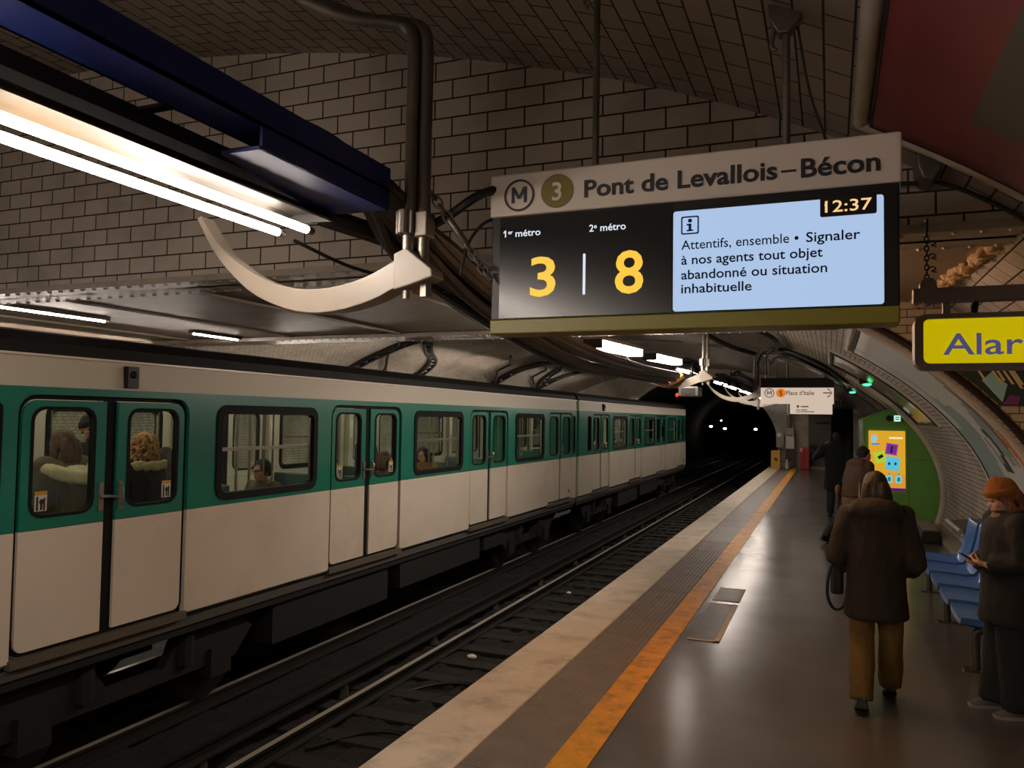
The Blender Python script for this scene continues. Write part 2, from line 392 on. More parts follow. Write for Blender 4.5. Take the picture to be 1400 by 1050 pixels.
for j in range(ny + 1):
    for i in range(nx + 1): b.v.append(Vector((-8.8 + 6.5 * i / nx, -5 + 85 * (j / ny) ** 1.6, -1.062 + rnd.uniform(-.045, .04))))
for j in range(ny):
    for i in range(nx):
        k = j * (nx + 1) + i; b.f.append((k, k + 1, k + nx + 2, k + nx + 1)); b.m.append(0)
b.build('ground', M_ball, smooth=True, kind='structure')
# plinth along the foot of the right wall
b = MB(); b.box(1.72, 2.3, 9.0, 36, 0, .11); b.build('baseboard_right', M_conc, kind='structure')

# ------------------------------------------------------------------ rails and sleepers
def rail(name, x, label, zt=-.9, y0=-4.5, y1=78, third=False):
    b = MB(); h = .14
    prof = [(-.065, 0), (.065, 0), (.065, .015), (.012, .03), (.012, .10), (.033, .108), (.033, .137), (-.033, .137), (-.033, .108), (-.012, .10), (-.012, .03), (-.065, .015)]
    b.prism(prof, lambda u, v, w: Vector((x + u, w, zt - .138 + v)), y0, y1)
    t = thing(name, label, 'rail', (x, 0, zt - .14))
    b.build('rail_body', M_rail, t)
    MB().box(x - .028, x + .028, y0, y1, zt - .002, zt + .001).build('running_surface', M_railtop if not third else M_rail, t)
    return t
rail('running_rail', -4.57, 'shiny steel running rail of the empty track nearest the platform')
rail('running_rail', -3.13, 'steel running rail of the empty track hidden close under the platform edge')
rail('running_rail', -5.98, 'dark running rail under the near side of the train')
rail('running_rail', -7.42, 'dark running rail under the far side of the train')
t = rail('current_rail', -4.93, 'raised current rail between the empty track and the train track', zt=-.78, third=True)
for k in range(16):
    y = 3.2 + 2.1 * k; MB().tube([(-4.93, y, -1.12), (-4.93, y, -.92)], [.07, .05], 8).build('insulator', M_darkgal, t)
proto = None
rnd = random.Random(2)
for k in range(50):
    y = 4.6 + .62 * k
    if proto is None:
        proto = MB().box(-5.15, -2.62, y - .12, y + .12, -1.16, -1.035).build('sleeper', M_wood, bevel=.01, loc=(-3.85, y, -1.16)); o = proto
    else: o = proto.copy(); COL.objects.link(o); o.location = (-3.85 + rnd.uniform(-.03, .03), y, -1.16); o.rotation_euler[2] = rnd.uniform(-.02, .02)
    tag(o, 'dark timber sleeper lying across the empty track beside the platform', 'sleeper', 'sleepers of the empty track')
for k, (y, s) in enumerate(((9.2, .06), (13.2, .04))):
    tag(MB().ell((-4.22, y, -1.08 + .04), .07 if k == 0 else .045, .045, .03, n=8, k=5).build('paper_scrap', mat('litter', 'd8d0bc', .7), loc=(-4.22, y, -1.08), smooth=True), ('pale crumpled scrap lying between the rails, the nearer one', 'smaller pale scrap lying farther along between the rails')[k], 'litter')
# cable loops lying beside the near rail
for k, (y, lab) in enumerate(((5.2, 'black cable loop lying beside the shiny rail at the bottom of the photo'), (6.4, 'black cable loop between the sleepers, second from the bottom of the photo'), (7.9, 'black cable loop curling over sleepers nearest the train side of the chipped nosing'))):
    p = arc3([(-4.45, y - .3, -1.06), (-4.1, y + .15, -1.02), (-3.7, y + .2, -1.0), (-3.4, y - .1, -1.05), (-3.2, y - .3, -1.08)])
    b = MB(); b.tube(p, .018, 6); b.tube([q + Vector((.03, .06, 0)) for q in p], .018, 6)
    tag(b.build('track_cable', M_cable, smooth=True, loc=(-4, y, -1.06)), lab, 'cable')
# access covers set in the platform
for k, (x0, y0, x1, y1, lab) in enumerate(((-1.22, 9.05, -.93, 9.75, 'metal access cover in the platform floor, the farther of the two'), (-1.22, 7.35, -.93, 8.9, 'long metal access cover in the platform floor, the nearer of the two'))):
    t = thing('floor_hatch', lab, 'hatch', ((x0 + x1) / 2, (y0 + y1) / 2, 0))
    MB().box(x0, x1, y0, y1, 0, .004).build('cover', mat('hatch_steel', '5c544d', .35, .4, var=.3, vscale=4, bump=.2), t)
    b = MB(); b.box(x1 - .05, x1, y0, y1, .0, .007); b.box(x0, x1, y0, y0 + .03, 0, .007); b.box(x0, x1, y1 - .03, y1, 0, .007)
    b.build('frame', mat('hatch_frame', 'cfc5b6', .5), t)  # pale matt colour stands in for bright reflections on the metal strips
# tunnel lamps
for k, (x, z) in enumerate(((-9.0, 2.13), (-8.24, 1.54), (-7.5, 1.99), (-7.23, 1.4), (-5.05, 1.39))):
    t = thing('tunnel_lamp', ('small lamp glowing in the dark tunnel, closest to the end of the train', 'bright small lamp in the tunnel, second from the train', 'small lamp in the tunnel, the highest of the middle pair', 'bright small lamp in the tunnel, the lowest of the middle pair', 'lone small lamp in the tunnel, closest to the platform end')[k], 'lamp', (x, 60, z))
    r = .05 if k in (0, 2) else .085
    MB().ell((x, 60, z), r * 1.4, r, r, n=10, k=6).build('bulb', glow('tunnel_bulb', 'fff2dd', 14), t, smooth=True)
    MB().box(x - .03, x + .03, 60.06, 60.3, z - .03, z + .03).build('bracket', M_bmet, t)
# ------------------------------------------------------------------ metro train
M_tw = mat('train_white', 'cfc4b4', .3, var=.05, vscale=1.5, dirt='a89a88', dscale=1.2, damt=.4, coat=.3)
M_tg = mat('train_green', '15705d', .3, var=.08, vscale=2, coat=.3)
M_troof = mat('train_roof', '0e0e10', .55)
M_seal = mat('train_seal', '060606', .75, spec=.25)
M_glass = glass_mat('train_glass', (.86, .90, .86))
M_alu = mat('train_alu', '9c968c', .3, .8)
M_in = mat('train_inside', 'b9b3a2', .5)
M_infl = mat('train_floor', '4b4844', .6)
M_seat = mat('train_seat', '2c4a4a', .6, var=.2, vscale=20)
M_under = mat('train_under', '0b0a08', .8, var=.3)
M_num = mat('train_number', '33302c', .5)
M_carlamp = glow('car_lamp', 'fff0d8', CAR_LIGHT)
XS, XF = -5.5, -7.9                  # near and far side of the train
def train_car(Y0):
    L = 14.8; Y1 = Y0 + L
    root = thing('metro_car', 'white and green metro car nearest the camera, stopped at the far track', 'train car', ((XS + XF) / 2, Y0, -.9))
    doors = [Y0 + 1.96 + 3.9 * i for i in range(4)]
    wins = [(d + 1.2, d + 2.77) for d in doors[:3]]
    slots = [(Y0 + .72, Y0 + 1.0), (Y1 - .26, Y1 - .12)]
    z0, zb, zt, zl, zr = .165, 1.105, 2.18, 2.42, 2.60
    for side, X in ((1, XS), (-1, XF)):
        t = .05; f = YZ(X - side * t / 2)
        a = Y0
        for d in doors + [None]:
            e = Y1 if d is None else d - .83
            lo = MB(); lo.plate(rrect(a, e, z0, zb, .01), [], t, f); a = (d or 0) + .83
            inner_faces(lo.build('lower_panel', [M_tw, M_in], root), side, 1)
        up = MB()
        holes = [rrect(a, e, 1.17, 2.06, .11) for a, e in wins] + [rrect(a, e, 1.2, 2.05, .04) for a, e in slots]
        pts = [(Y0, zb), ]
        for d in doors: pts += [(d - .83, zb)] + [(d - .83 + .14 * (1 - math.cos(q)), 1.98 + .14 * math.sin(q)) for q in [PI / 2 * i / 4 for i in range(5)]] + [(d + .83 - .14 * (1 - math.cos(q)), 1.98 + .14 * math.sin(q)) for q in [PI / 2 * i / 4 for i in range(4, -1, -1)]] + [(d + .83, zb)]
        pts += [(Y1, zb), (Y1, zt), (Y0, zt)]
        up.plate(pts, holes, t, f); inner_faces(up.build('window_band', [M_tg, M_in], root), side, 1)
        # cant panel above the windows, leaning slightly inwards
        xin = X - side * .05
        lb = MB(); lb.loft([[Vector((X, y, zt)), Vector((X - side * .012, y, zl)), Vector((xin - side * .02, y, zl)), Vector((xin, y, zt))] for y in (Y0, Y1)])
        if side == 1: lb.box(X - .03, X + .012, Y0, Y1, zl - .012, zl + .006)
        inner_faces(lb.build('cant_panel', [M_tw, M_in], root), side, 1)
        for a, e in wins:                            # black rubber window surround, sliding pane bar
            w = MB(); w.plate(rrect(a - .02, e + .02, 1.15, 2.08, .13), [rrect(a + .05, e - .05, 1.22, 1.99, .07)], .07, YZ(X - side * .02))
            wo = w.build('window_frame', M_seal, root)
            s = MB(); s.box(*sorted((X - side * .03, X - side * .055)), a + .03, e - .03, 1.625, 1.66); s.box(*sorted((X - side * .03, X - side * .055)), a + .04, a + .065, 1.22, 2.0); s.box(*sorted((X - side * .03, X - side * .055)), e - .065, e - .04, 1.22, 2.0)
            s.build('sliding_bar', M_alu, wo)
            g = MB(); g.plate(rrect(a + .01, e - .01, 1.18, 2.05, .1), [], .006, YZ(X - side * .045)); g.build('pane', M_glass, wo)
        for a, e in slots:
            w = MB(); w.plate(rrect(a - .01, e + .01, 1.19, 2.06, .05), [rrect(a + .02, e - .02, 1.22, 2.03, .03)], .06, YZ(X - side * .02)); wo = w.build('window_frame', M_seal, root)
            g = MB(); g.plate(rrect(a, e, 1.2, 2.05, .04), [], .006, YZ(X - side * .04)); g.build('pane', mat('dark_glass', '0a0c0c', .1), wo)
        for di, d in enumerate(doors):
            # rubber joints around and between the two leaves
            s = MB(); xi = X - side * .05
            s.box(*sorted((xi - side * .012, xi + side * .012)), d - .055, d + .055, .2, 2.1)
            s.plate(rrect(d - .85, d + .85, .18, 2.14, .15), [rrect(d - .79, d + .79, .215, 2.085, .12)], .03, YZ(X - side * .052))
            s.build('door_seal', M_seal, root)
            st = MB(); st.box(*sorted((X - side * .03, X + side * .03)), d - .84, d + .84, .12, .185); st.build('door_sill', mat('sill_steel', '6e665b', .5, .5), root)
            for q in (-1, 1):
                lf = MB(); ya, yb = sorted((d + q * .058, d + q * .785)); ff = YZ(X - side * .035)
                r = .12
                body = ([(ya, 1.105), (yb, 1.105)] + [(yb - r + r * math.cos(u), 2.08 - r + r * math.sin(u)) for u in [PI / 2 * i / 5 for i in range(6)]] + [(ya, 2.08)]) if q == 1 else ([(ya, 1.105), (yb, 1.105), (yb, 2.08)] + [(ya + r - r * math.sin(u), 2.08 - r + r * math.cos(u)) for u in [PI / 2 * i / 5 for i in range(6)]])
                wa, wb = (ya + .11, yb - .08) if q == 1 else (ya + .08, yb - .11)
                win = rrect(wa, wb, 1.2, 2.02, .1)
                lf.plate(body, [win], .04, ff, 0)
                rr = .07
                if q == 1: lower = [(ya, 1.1), (ya, .215), (yb - rr, .215)] + [(yb - rr + rr * math.sin(u), .215 + rr - rr * math.cos(u)) for u in [PI / 2 * i / 4 for i in range(5)]] + [(yb, 1.1)]
                else: lower = [(yb, 1.1), (yb, .215), (ya + rr, .215)] + [(ya + rr - rr * math.sin(u), .215 + rr - rr * math.cos(u)) for u in [PI / 2 * i / 4 for i in range(5)]] + [(ya, 1.1)]
                lf.plate(lower, [], .04, ff, 1)
                lo_ = inner_faces(lf.build('door_leaf', [M_tg, M_tw, M_in], root), side, 2)
                g = MB(); g.plate(rrect(wa - .012, wb + .012, 1.188, 2.032, .11), [rrect(wa + .012, wb - .012, 1.212, 2.008, .09)], .055, ff); g.build('window_seal', M_seal, lo_)
                g = MB(); g.plate(rrect(wa, wb, 1.2, 2.02, .1), [], .006, ff); g.build('pane', M_glass, lo_)
                h = MB(); hx = X - side * .012; yc = d + q * .095
                h.box(*sorted((hx - side * .008, hx + side * .012)), yc - .022, yc + .022, 1.19, 1.42)
                if q == -1: h.tube([(hx + side * .02, yc, 1.31), (hx + side * .05, yc + .03, 1.31), (hx + side * .05, yc + .13, 1.3)], .012, 6)
                else: h.tube([(hx + side * .012, yc, 1.22), (hx + side * .035, yc, 1.25), (hx + side * .035, yc, 1.37), (hx + side * .012, yc, 1.4)], .009, 6)
                h.build('latch', M_alu, lo_, smooth=True)
                if side == 1 and di < 2:
                    k = MB(); sx = X - .03; ys_ = wa + .05 if q == -1 else wb - .15; k.box(sx, sx + .004, ys_, ys_ + .10, 1.36, 1.39, 0); k.box(sx, sx + .003, ys_, ys_ + .10, 1.24, 1.36, 1)
                    k.box(sx + .003, sx + .005, ys_ + .012, ys_ + .028, 1.245, 1.35, 2); k.box(sx + .003, sx + .005, ys_ + .07, ys_ + .085, 1.245, 1.34, 2); k.ell((sx + .003, ys_ + .055, 1.31), .003, .02, .022, n=8, k=5, m=2); k.box(sx + .003, sx + .005, ys_ + .045, ys_ + .062, 1.25, 1.30, 2)
                    k.build('warning_sticker', [mat('sticker_yellow', 'b88a1c', .6), mat('sticker_white', 'bfb9ac', .6), M_black], lo_)
        if side == 1:
            n = MB(); n.text('026', YZ(X + .001), Y1 - .62, .32, .08, bold=.02); n.build('car_number', M_num, root)
            n = MB()
            for y in (Y0 + 2.1,): n.box(X - .01, X + .05, y - .055, y + .055, 2.2, 2.38)
            n.ell((X + .055, Y0 + 2.1, 2.31), .02, .03, .03, n=8, k=6); n.build('marker_lamp', M_bmet, root)
    # roof: black shoulders and shallow crown
    xs = [XS - .012, XS - .05, XS - .14, XS - .5, XS - 1.2]; zs = [zl, zl + .10, zr, zr + .05, zr + .08]
    prof = list(zip(xs, zs)) + [(XS + XF - x, z) for x, z in list(zip(xs, zs))[-2::-1]]
    inner = [(x, z - .05) for x, z in reversed(prof)]
    b = MB(); b.prism(prof + inner, lambda u, v, w: Vector((u, w, v)), Y0, Y1); b.build('roof', M_troof, root)
    # end walls, floor, ceiling lights
    for y in (Y0, Y1 - .05):
        e = MB(); fn = lambda u, v, w, y=y: Vector((u, y + .025 + w, v))
        e.plate([(XF + .04, .1), (XS - .04, .1), (XS - .04, 2.42), (XS - .3, 2.55), (XF + .3, 2.55), (XF + .04, 2.42)], [rrect(-7.0, -6.4, 1.2, 2.0, .06)], .05, fn); e.build('end_wall', M_tg, root)
    MB().box(XF + .03, XS - .03, Y0, Y1, .03, .10).build('floor', M_infl, root)
    c = MB(); c.box(XF + .08, XS - .08, Y0 + .06, Y1 - .06, 2.30, 2.34); co = c.build('ceiling_lining', M_in, root)
    for x in (XS - .62, XF + .62):
        q = MB(); q.box(x - .07, x + .07, Y0 + .5, Y1 - .5, 2.26, 2.30); q.build('light_strip', M_carlamp, co)
    # seat bays and grab poles
    for d0, d1 in zip(doors[:3], doors[1:]):
        for xx in (XS - .58, XF + .58):
            for yy, s in ((d0 + 1.0, 1), (d1 - 1.0, -1)):
                k = MB(); k.box(xx - .48, xx + .48, yy, yy + s * .45, .50, .58) if s > 0 else k.box(xx - .48, xx + .48, yy - .45, yy, .50, .58)
                k.box(xx - .48, xx + .48, min(yy, yy + s * .08), max(yy, yy + s * .08), .56, 1.12); k.box(xx - .4, xx + .4, yy + s * .1 - .04, yy + s * .1 + .04, .1, .5)
                k.build('seat', M_seat, root, bevel=.02)
        for xx in (XS - 1.1, XF + 1.1):
            for yy in (d0 + .95, d1 - .95):
                k = MB(); k.tube([(xx, yy, .1), (xx, yy, 2.3)], .017, 8); k.build('grab_pole', M_alu, root, smooth=True)
        w = d0 + 1.95
        k = MB(); k.tube([(XS - .15, d0 + 1.0, 1.75), (XS - .15, d0 + 1.0, 2.0), (XS - .2, d0 + 1.05, 2.28)], .014, 6); k.tube([(XS - .35, w + .35, 1.25), (XS - .35, w + .35, 2.28)], .012, 6); k.tube([(XS - .35, w + .5, 1.25), (XS - .35, w + .5, 2.28)], .012, 6); k.tube(arc3([(XS - .35, w + .35, 1.3), (XS - .35, w + .425, 1.22), (XS - .35, w + .5, 1.3)]), .012, 6)
        k.build('grab_rail', M_alu, root, smooth=True)
    # door pillars with route diagrams
    for d in doors:
        for s in (-1, 1):
            k = MB(); y = d + s * .9; k.box(XF + .06, XF + .14, y - .07, y + .07, .1, 2.3, 0); k.box(XF + .14, XF + .146, y - .04, y + .04, 1.6, 1.9, 1)
            k.build('door_pillar', [M_in, mat('notice', 'd8d2c2', .6)], root)
    # underframe and bogies
    u = MB(); u.box(XF + .1, XS - .06, Y0 + .05, Y1 - .05, -.05, .13); u.box(XF + .15, XS - .12, Y0 + 4.2, Y0 + 6.6, -.5, 0); u.box(XF + .15, XS - .1, Y0 + 6.9, Y0 + 9.6, -.42, 0); u.box(XF + .2, XS - .15, Y0 + 9.9, Y0 + 10.8, -.35, 0)
    u.box(-6.8, -6.6, Y0 - .1, Y0 + .4, -.3, -.1); u.box(-6.8, -6.6, Y1 - .4, Y1 + .1, -.3, -.1); u.build('underframe', M_under, root)
    for yc in (Y0 + 2.5, Y1 - 2.5):
        k = MB()
        for x in (XS - .28, XF + .28):
            k.prism([(yc - 1.5, -.25), (yc - 1.3, -.1), (yc - .5, -.12), (yc - .3, -.38), (yc + .3, -.38), (yc + .5, -.12), (yc + 1.3, -.1), (yc + 1.5, -.25), (yc + 1.25, -.5), (yc - 1.25, -.5)], lambda u_, v, w: Vector((w, u_, v)), x - .05, x + .05)
            for s in (-1, 1): k.box(x - .08, x + .1, yc + s * 1.0 - .14, yc + s * 1.0 + .14, -.62, -.34); k.tube([(x + .06, yc + s * .55, -.1), (x + .06, yc + s * .55, -.4)], .08, 8)
        k.box(-6.9, -6.5, yc - .9, yc + .9, -.45, -.1); bo = k.build('bogie', M_under, root)
        for s in (-1, 1):
            for x in (-5.98, -7.42):
                q = MB(); q.tube([(x - .06, yc + s * 1.0, -.47), (x + .06, yc + s * 1.0, -.47)], .425, 24); q.tube([(x - .065, yc + s * 1.0, -.47), (x + .1, yc + s * 1.0, -.47)], .12, 12); q.build('wheel', mat('wheel_steel', '2a2622', .5, .6), bo, smooth=True)
    return root
car = train_car(2.85)
c2 = copy_tree(car); c2.location.y += 15.0
c2['label'] = 'white and green metro car coupled ahead, reaching to the tunnel mouth'
# ------------------------------------------------------------------ lamp brackets, lamps, trays, cables
def bracket(Y, label, near=False, top=None):
    """curved cradle hung from a pair of pipes; carries tubes and the blue tray"""
    t = thing('lamp_bracket', label, 'lamp bracket', (-1.9, Y, 2.6), 'curved brackets of the lamp line')
    up = [(-3.14, 3.06), (-3.02, 2.905), (-2.88, 2.79), (-2.70, 2.69), (-2.5, 2.635), (-2.3, 2.63), (-2.1, 2.67), (-1.93, 2.745)]
    lo = [(-3.16, 3.05), (-3.05, 2.88), (-2.92, 2.74), (-2.74, 2.61), (-2.5, 2.525), (-2.28, 2.515), (-2.06, 2.56), (-1.93, 2.615)]
    b = MB(); b.loft([[Vector((u[0], Y - .05, u[1])), Vector((u[0], Y + .05, u[1])), Vector((l[0], Y + .07, l[1])), Vector((l[0], Y - .055, l[1] - .006)), ] for u, l in zip(arc3([(p[0], 0, p[1]) for p in up], 3) and [(q.x, q.z) for q in arc3([(p[0], 0, p[1]) for p in up], 3)], [(q.x, q.z) for q in arc3([(p[0], 0, p[1]) for p in lo], 3)])])
    b.build('cradle', M_white, t, bevel=.004)
    # end shoe where the pipes enter the cradle
    b = MB(); b.prism([(-1.935, 2.60), (-1.935, 2.775), (-1.87, 2.80), (-1.73, 2.69), (-1.725, 2.655), (-1.86, 2.615)], lambda u, v, w: Vector((u, Y + w, v)), -.056, .07)
    b.build('shoe', M_white, t, bevel=.006)
    b = MB(); b.tube([(-1.885, Y - .01, 2.60), (-1.885, Y - .01, 2.56)], .022, 10); b.tube([(-1.80, Y + .02, 2.65), (-1.80, Y + .02, 2.57)], .03, 6); b.build('bolt', M_gal, t, smooth=True)
    zt = 4.0
    b = MB()
    for x, dy, r in ((-1.89, 0, .027), (-1.822, .03, .027)): b.tube([(x, Y + dy, 2.74), (x, Y + dy, 2.99)], r, 12)
    b.build('pipe_stub', M_gal, t, smooth=True)
    b = MB(); b.box(-1.935, -1.845, Y - .045, Y + .05, 2.87, 2.985); b.tube([(-1.89, Y - .045, 2.87), (-1.89, Y - .045, 2.985)], .03, 12); b.box(-1.845, -1.78, Y - .02, Y + .07, 2.86, 2.98); b.build('clamp', M_gal, t, bevel=.006)
    for x, dy in ((-1.878, 0), (-1.822, .03)):
        if near: p = arc3([(x, Y + dy, 2.98), (x, Y + dy, 3.4), (x, Y + dy, 3.8), (x - .035, Y + dy, 3.90), (x - .14, Y + dy, 3.945), (x - .55, Y + dy, 4.10), (x - 1.75, Y + dy, 4.86)], 6)
        else: p = [(x, Y + dy, 2.98), (x, Y + dy, VF.z(x) - .01)]
        b = MB(); b.tube(p, .032 if near else .025, 12); b.build('hanger_pipe', M_darkgal if near else M_gal, t, smooth=True)
    return t
bracket(3.3, 'large pale curved lamp bracket on a bent pipe, left of the display', near=True)
labs = ['grey curved lamp bracket beyond the girder, second from the camera', 'white curved lamp bracket holding blue tray above the dark tunnel mouth', 'thin white curved lamp bracket just beyond the one with the blue tray', 'farthest thin white curved lamp bracket, next to the small direction sign']
for Y, l in zip((12.8, 22.0, 26.0, 30.0), labs): bracket(Y, l)

M_refl = mat('reflector', '241b0c', .38, .85, var=.2, vscale=6)
M_case = mat('lamp_case', '2a2726', .45, .4)
def tube_lamp(y0, y1, label, x=-2.4, z=2.9, n=2, group='fluorescent lamps of the platform strip', bare=False, tm=None, shield=False):
    t = thing('fluorescent_lamp', label, 'lamp', (x, (y0 + y1) / 2, z), group)
    # trough reflector with sides: open underneath
    pr = [(x - .15, z + .055), (x - .12, z + .08), (x - .06, z + .10), (x + .08, z + .10), (x + .15, z + .075), (x + .19, z + .04)]
    if shield: pr += [(x + .215, z - .03), (x + .21, z - .075)]  # side lip added to keep lamp light off the right wall
    if bare: pr = [(x - .07, z + .05), (x - .04, z + .075), (x + .0, z + .075), (x + .04, z + .05)]
    b = MB(); b.loft([[Vector((px, y, pz)) for px, pz in pr] for y in (y0, y1)], cap=False, closed=False)
    ro = b.build('reflector', M_refl, t, smooth=True); ro.modifiers.new('thickness', 'SOLIDIFY').thickness = .012
    b = MB(); b.box(x - .08, x + .12, y0, y1, z + .13, z + .19); b.build('ballast_case', M_case, t)
    for y in (y0, y1 - .015):
        b = MB(); b.prism(pr, lambda u, v, w: Vector((u, w, v)), y, y + .015); b.build('end_cap', M_case, t)
    for dx in ((-.12, .05) if n == 2 else (0,)):
        L = y1 - y0; k = max(1, round(L / 1.55)); s = L / k
        for i in range(k):
            a, e = y0 + i * s + .06, y0 + (i + 1) * s - .06
            b = MB(); b.tube([(x + dx, a, z), (x + dx, e, z)], .019, 12); b.build('tube', tm or M_tube, t, smooth=True)
            b = MB(); b.tube([(x + dx, a - .045, z), (x + dx, a, z)], .019, 10); b.build('tube_holder', M_gal, t, smooth=True); b = MB(); b.tube([(x + dx, e, z), (x + dx, e + .045, z)], .019, 10); b.build('tube_holder', M_gal, t, smooth=True)
    return t
tube_lamp(-4.8, 1.45, 'unseen bare twin fluorescent lamp added to the strip behind the camera', z=2.895, bare=True, tm=M_tuben)  # unseen stretch added, with a narrow reflector, to light the high vault
tube_lamp(1.5, 3.18, 'long bright twin fluorescent lamp over the platform edge, nearest the camera', z=2.895, tm=M_tuben)
def caged_lamp(y0, y1, x, za, zb, label, mat_=None):
    t = thing('batten_lamp', label, 'lamp', (x, y0, za)); d = Vector((0, y1 - y0, zb - za)).normalized(); u = Vector((1, 0, 0)); w = d.cross(u)
    c = Vector((x, (y0 + y1) / 2, (za + zb) / 2)); h = (Vector((x, y1, zb)) - Vector((x, y0, za))).length / 2
    MB().obox(c, u * .095, d * h, w * .045).build('diffuser', mat_ or M_tube, t, bevel=.02)
    MB().obox(c - w * .06 if (w.z < 0) else c + w * .06, u * .11, d * (h + .03), w * .02).build('housing', M_white, t)
    for s in (-1, 1): MB().obox(c + d * s * (h + .03), u * .10, d * .035, w * .05).build('end_cap', M_case, t)
    return t
caged_lamp(8.3, 10.3, -2.4, 2.82, 2.88, 'bright batten lamp among the cables just below the display')
caged_lamp(5.8, 6.9, -.6, 2.89, 2.89, 'unseen warm lamp added under the low ceiling, behind the departure display', glow('warm_fill', 'ffc080', 42.0))  # unseen lamp added to brighten the low ceiling on the right
caged_lamp(11.2, 13.3, -2.4, 2.90, 2.97, 'second bright batten lamp beyond the girder, just past the brighter one')
FAR = ['lit lamp of the strip in the bracket above the cable end', 'lit lamp of the strip between the grey bracket and the blue tray', 'lit lamp of the strip inside the white bracket with the blue tray', 'far lamp of the strip behind the direction sign post', 'last lamp of the strip before the tunnel mouth']
for (a, e), l in zip(((13.9, 15.3), (18.7, 20.1), (20.5, 23.4), (24.3, 27.3), (28.5, 33.0)), FAR): tube_lamp(a, e, l, shield=True)
# strip over the opposite platform
OPP = ['lamp seen edge-on under the low painted ceiling, the left one over the train', 'lamp seen edge-on under the low painted ceiling, the right one over the train', 'lamp of the strip over the opposite platform, hidden behind the train', 'lamp of the strip over the opposite platform, beyond the train', 'lamp of the strip over the opposite platform, farthest']
for (a, e), l in zip(((5.7, 7.1), (8.5, 9.45)), OPP):
    t = thing('slim_lamp', l, 'lamp', (-8.3, a, 3.1)); MB().box(-8.36, -8.24, a, e, 3.118, 3.16).build('housing', M_case, t); MB().tube([(-8.3, a + .03, 3.108), (-8.3, e - .03, 3.108)], .012, 10).build('tube', M_tube, t, smooth=True)
for (a, e), l in zip(((11.5, 16.0), (17.5, 24.0), (26, 33)), OPP[2:]): tube_lamp(a, e, l, x=-9.1, z=2.78, n=2, group='fluorescent lamps of the opposite platform', tm=M_tubeo)
tube_lamp(5.6, 10.2, 'unseen fluorescent lamp added over the opposite platform under the low painted ceiling', x=-9.9, z=2.75, group='fluorescent lamps of the opposite platform', tm=M_tubeo)  # unseen lamp added to brighten the wall behind the train windows
tube_lamp(-4.7, 4.8, 'unseen fluorescent lamp added over the opposite platform behind the near end of the train', x=-9.1, z=2.78, group='fluorescent lamps of the opposite platform')  # unseen stretch added to throw more light on the high vault

# blue cable trays
def tray(name, y0, y1, label, x0=-2.13, x1=-1.935, z=3.06, gus=True):
    t = thing('cable_tray', label, 'cable tray', ((x0 + x1) / 2, y0, z))
    b = MB(); b.box(x0, x1, y0, y1, z, z + .012); b.box(x0, x0 + .012, y0, y1, z, z + .10); b.box(x1 - .012, x1, y0, y1, z, z + .10); b.box(x1 - .03, x1, y0, y1, z + .10, z + .112); b.build('channel', M_blue, t)
    if gus:
        b = MB(); b.prism([(-2.27, y1 - .02), (-2.27, y1 - .2), (x0, y1 - .9), (x1 - .005, y1 - .9), (x1 - .005, y1), (x0, y1)], lambda u, v, w: Vector((u, v, w)), z - .085, z - .07)
        b.box(x1 - .016, x1 - .004, y1 - .9, y1, z - .085, z); b.build('end_plate', M_blue, t)
    y = y0 + .9
    while y < y1 - .3:
        b = MB(); b.box(-2.33, -2.29, y - .02, y + .02, z - .03, z + .03); b.box(-2.33, x0 + .02, y - .02, y + .02, z - .012, z); b.build('support', M_bmet, t); y += .62
    return t
tray('t', .5, 3.2, 'dark blue cable tray above the bright lamp, ending at the bent pipe')
t2 = tray('t', 18.6, 24.0, 'blue cable tray over the far curved bracket, tangled with wires', z=3.02, gus=False)
for k in range(5):
    p = arc3([(-2.05 + .04 * k, 18.4 + .7 * k, 3.06), (-1.95 - .1 * k, 19 + .7 * k, 3.14), (-2.1 + .05 * k, 20.2 + .6 * k, 3.0), (-1.95, 21.4 + .5 * k, 3.1)], 5)
    MB().tube(p, .03, 6).build('wire', M_blue, t2, smooth=True)
# heavy cable bundle dipping under the girder
rnd = random.Random(9)
M_sleeve = mat('cable_sleeve', '1e1814', .5, var=.3, vscale=3, bump=.3, bscale=14)
spine = [(-2.03, 2.0, 3.12), (-2.03, 2.9, 3.11), (-2.04, 3.25, 3.06), (-2.07, 3.6, 2.93), (-2.08, 3.95, 2.84), (-2.1, 4.6, 2.72), (-2.1, 5.4, 2.61), (-2.12, 6.6, 2.54), (-2.2, 8.3, 2.55), (-2.3, 10.2, 2.60), (-2.35, 12.5, 2.64)]
offs = [(-.13, .05), (-.07, -.03), (0, .03), (.07, -.02), (.13, .05), (.02, .10), (-.09, .12), (.10, .12)]
bundle = thing('cable_bundle', 'heavy bundle of black cables sagging from the blue tray under the girder', 'cables', (-2.1, 6, 2.6))
for k, (ox, oz) in enumerate(offs):
    oz = oz * .7 - .02
    sc_ = lambda y: .3 if y < 3 else (.5 if y < 3.4 else 1)
    p = arc3([(x + ox * sc_(y) + rnd.uniform(-.02, .02) * sc_(y), y, z + oz * sc_(y) + rnd.uniform(-.025, .025) * sc_(y)) for x, y, z in spine], 5)
    MB().tube(p, (.042, .036, .048, .04, .036, .03, .03, .055)[k], 8).build('cable', M_sleeve if k in (7, 5) else M_cable, bundle, smooth=True, label='brown sleeved cable' if k in (7, 5) else None)
tag(MB().tube(arc3([(-2.75, 12.6, 2.72), (-2.5, 12.65, 2.6), (-2.35, 12.7, 2.62), (-2.2, 12.75, 2.72)], 4), .07, 8).build('cable_wrap', mat('orange_wrap', 'a8703a', .5), smooth=True, loc=(-2.4, 12.6, 2.6)), 'orange brown wrapped bundle of cable beside the second batten lamp', 'cable')
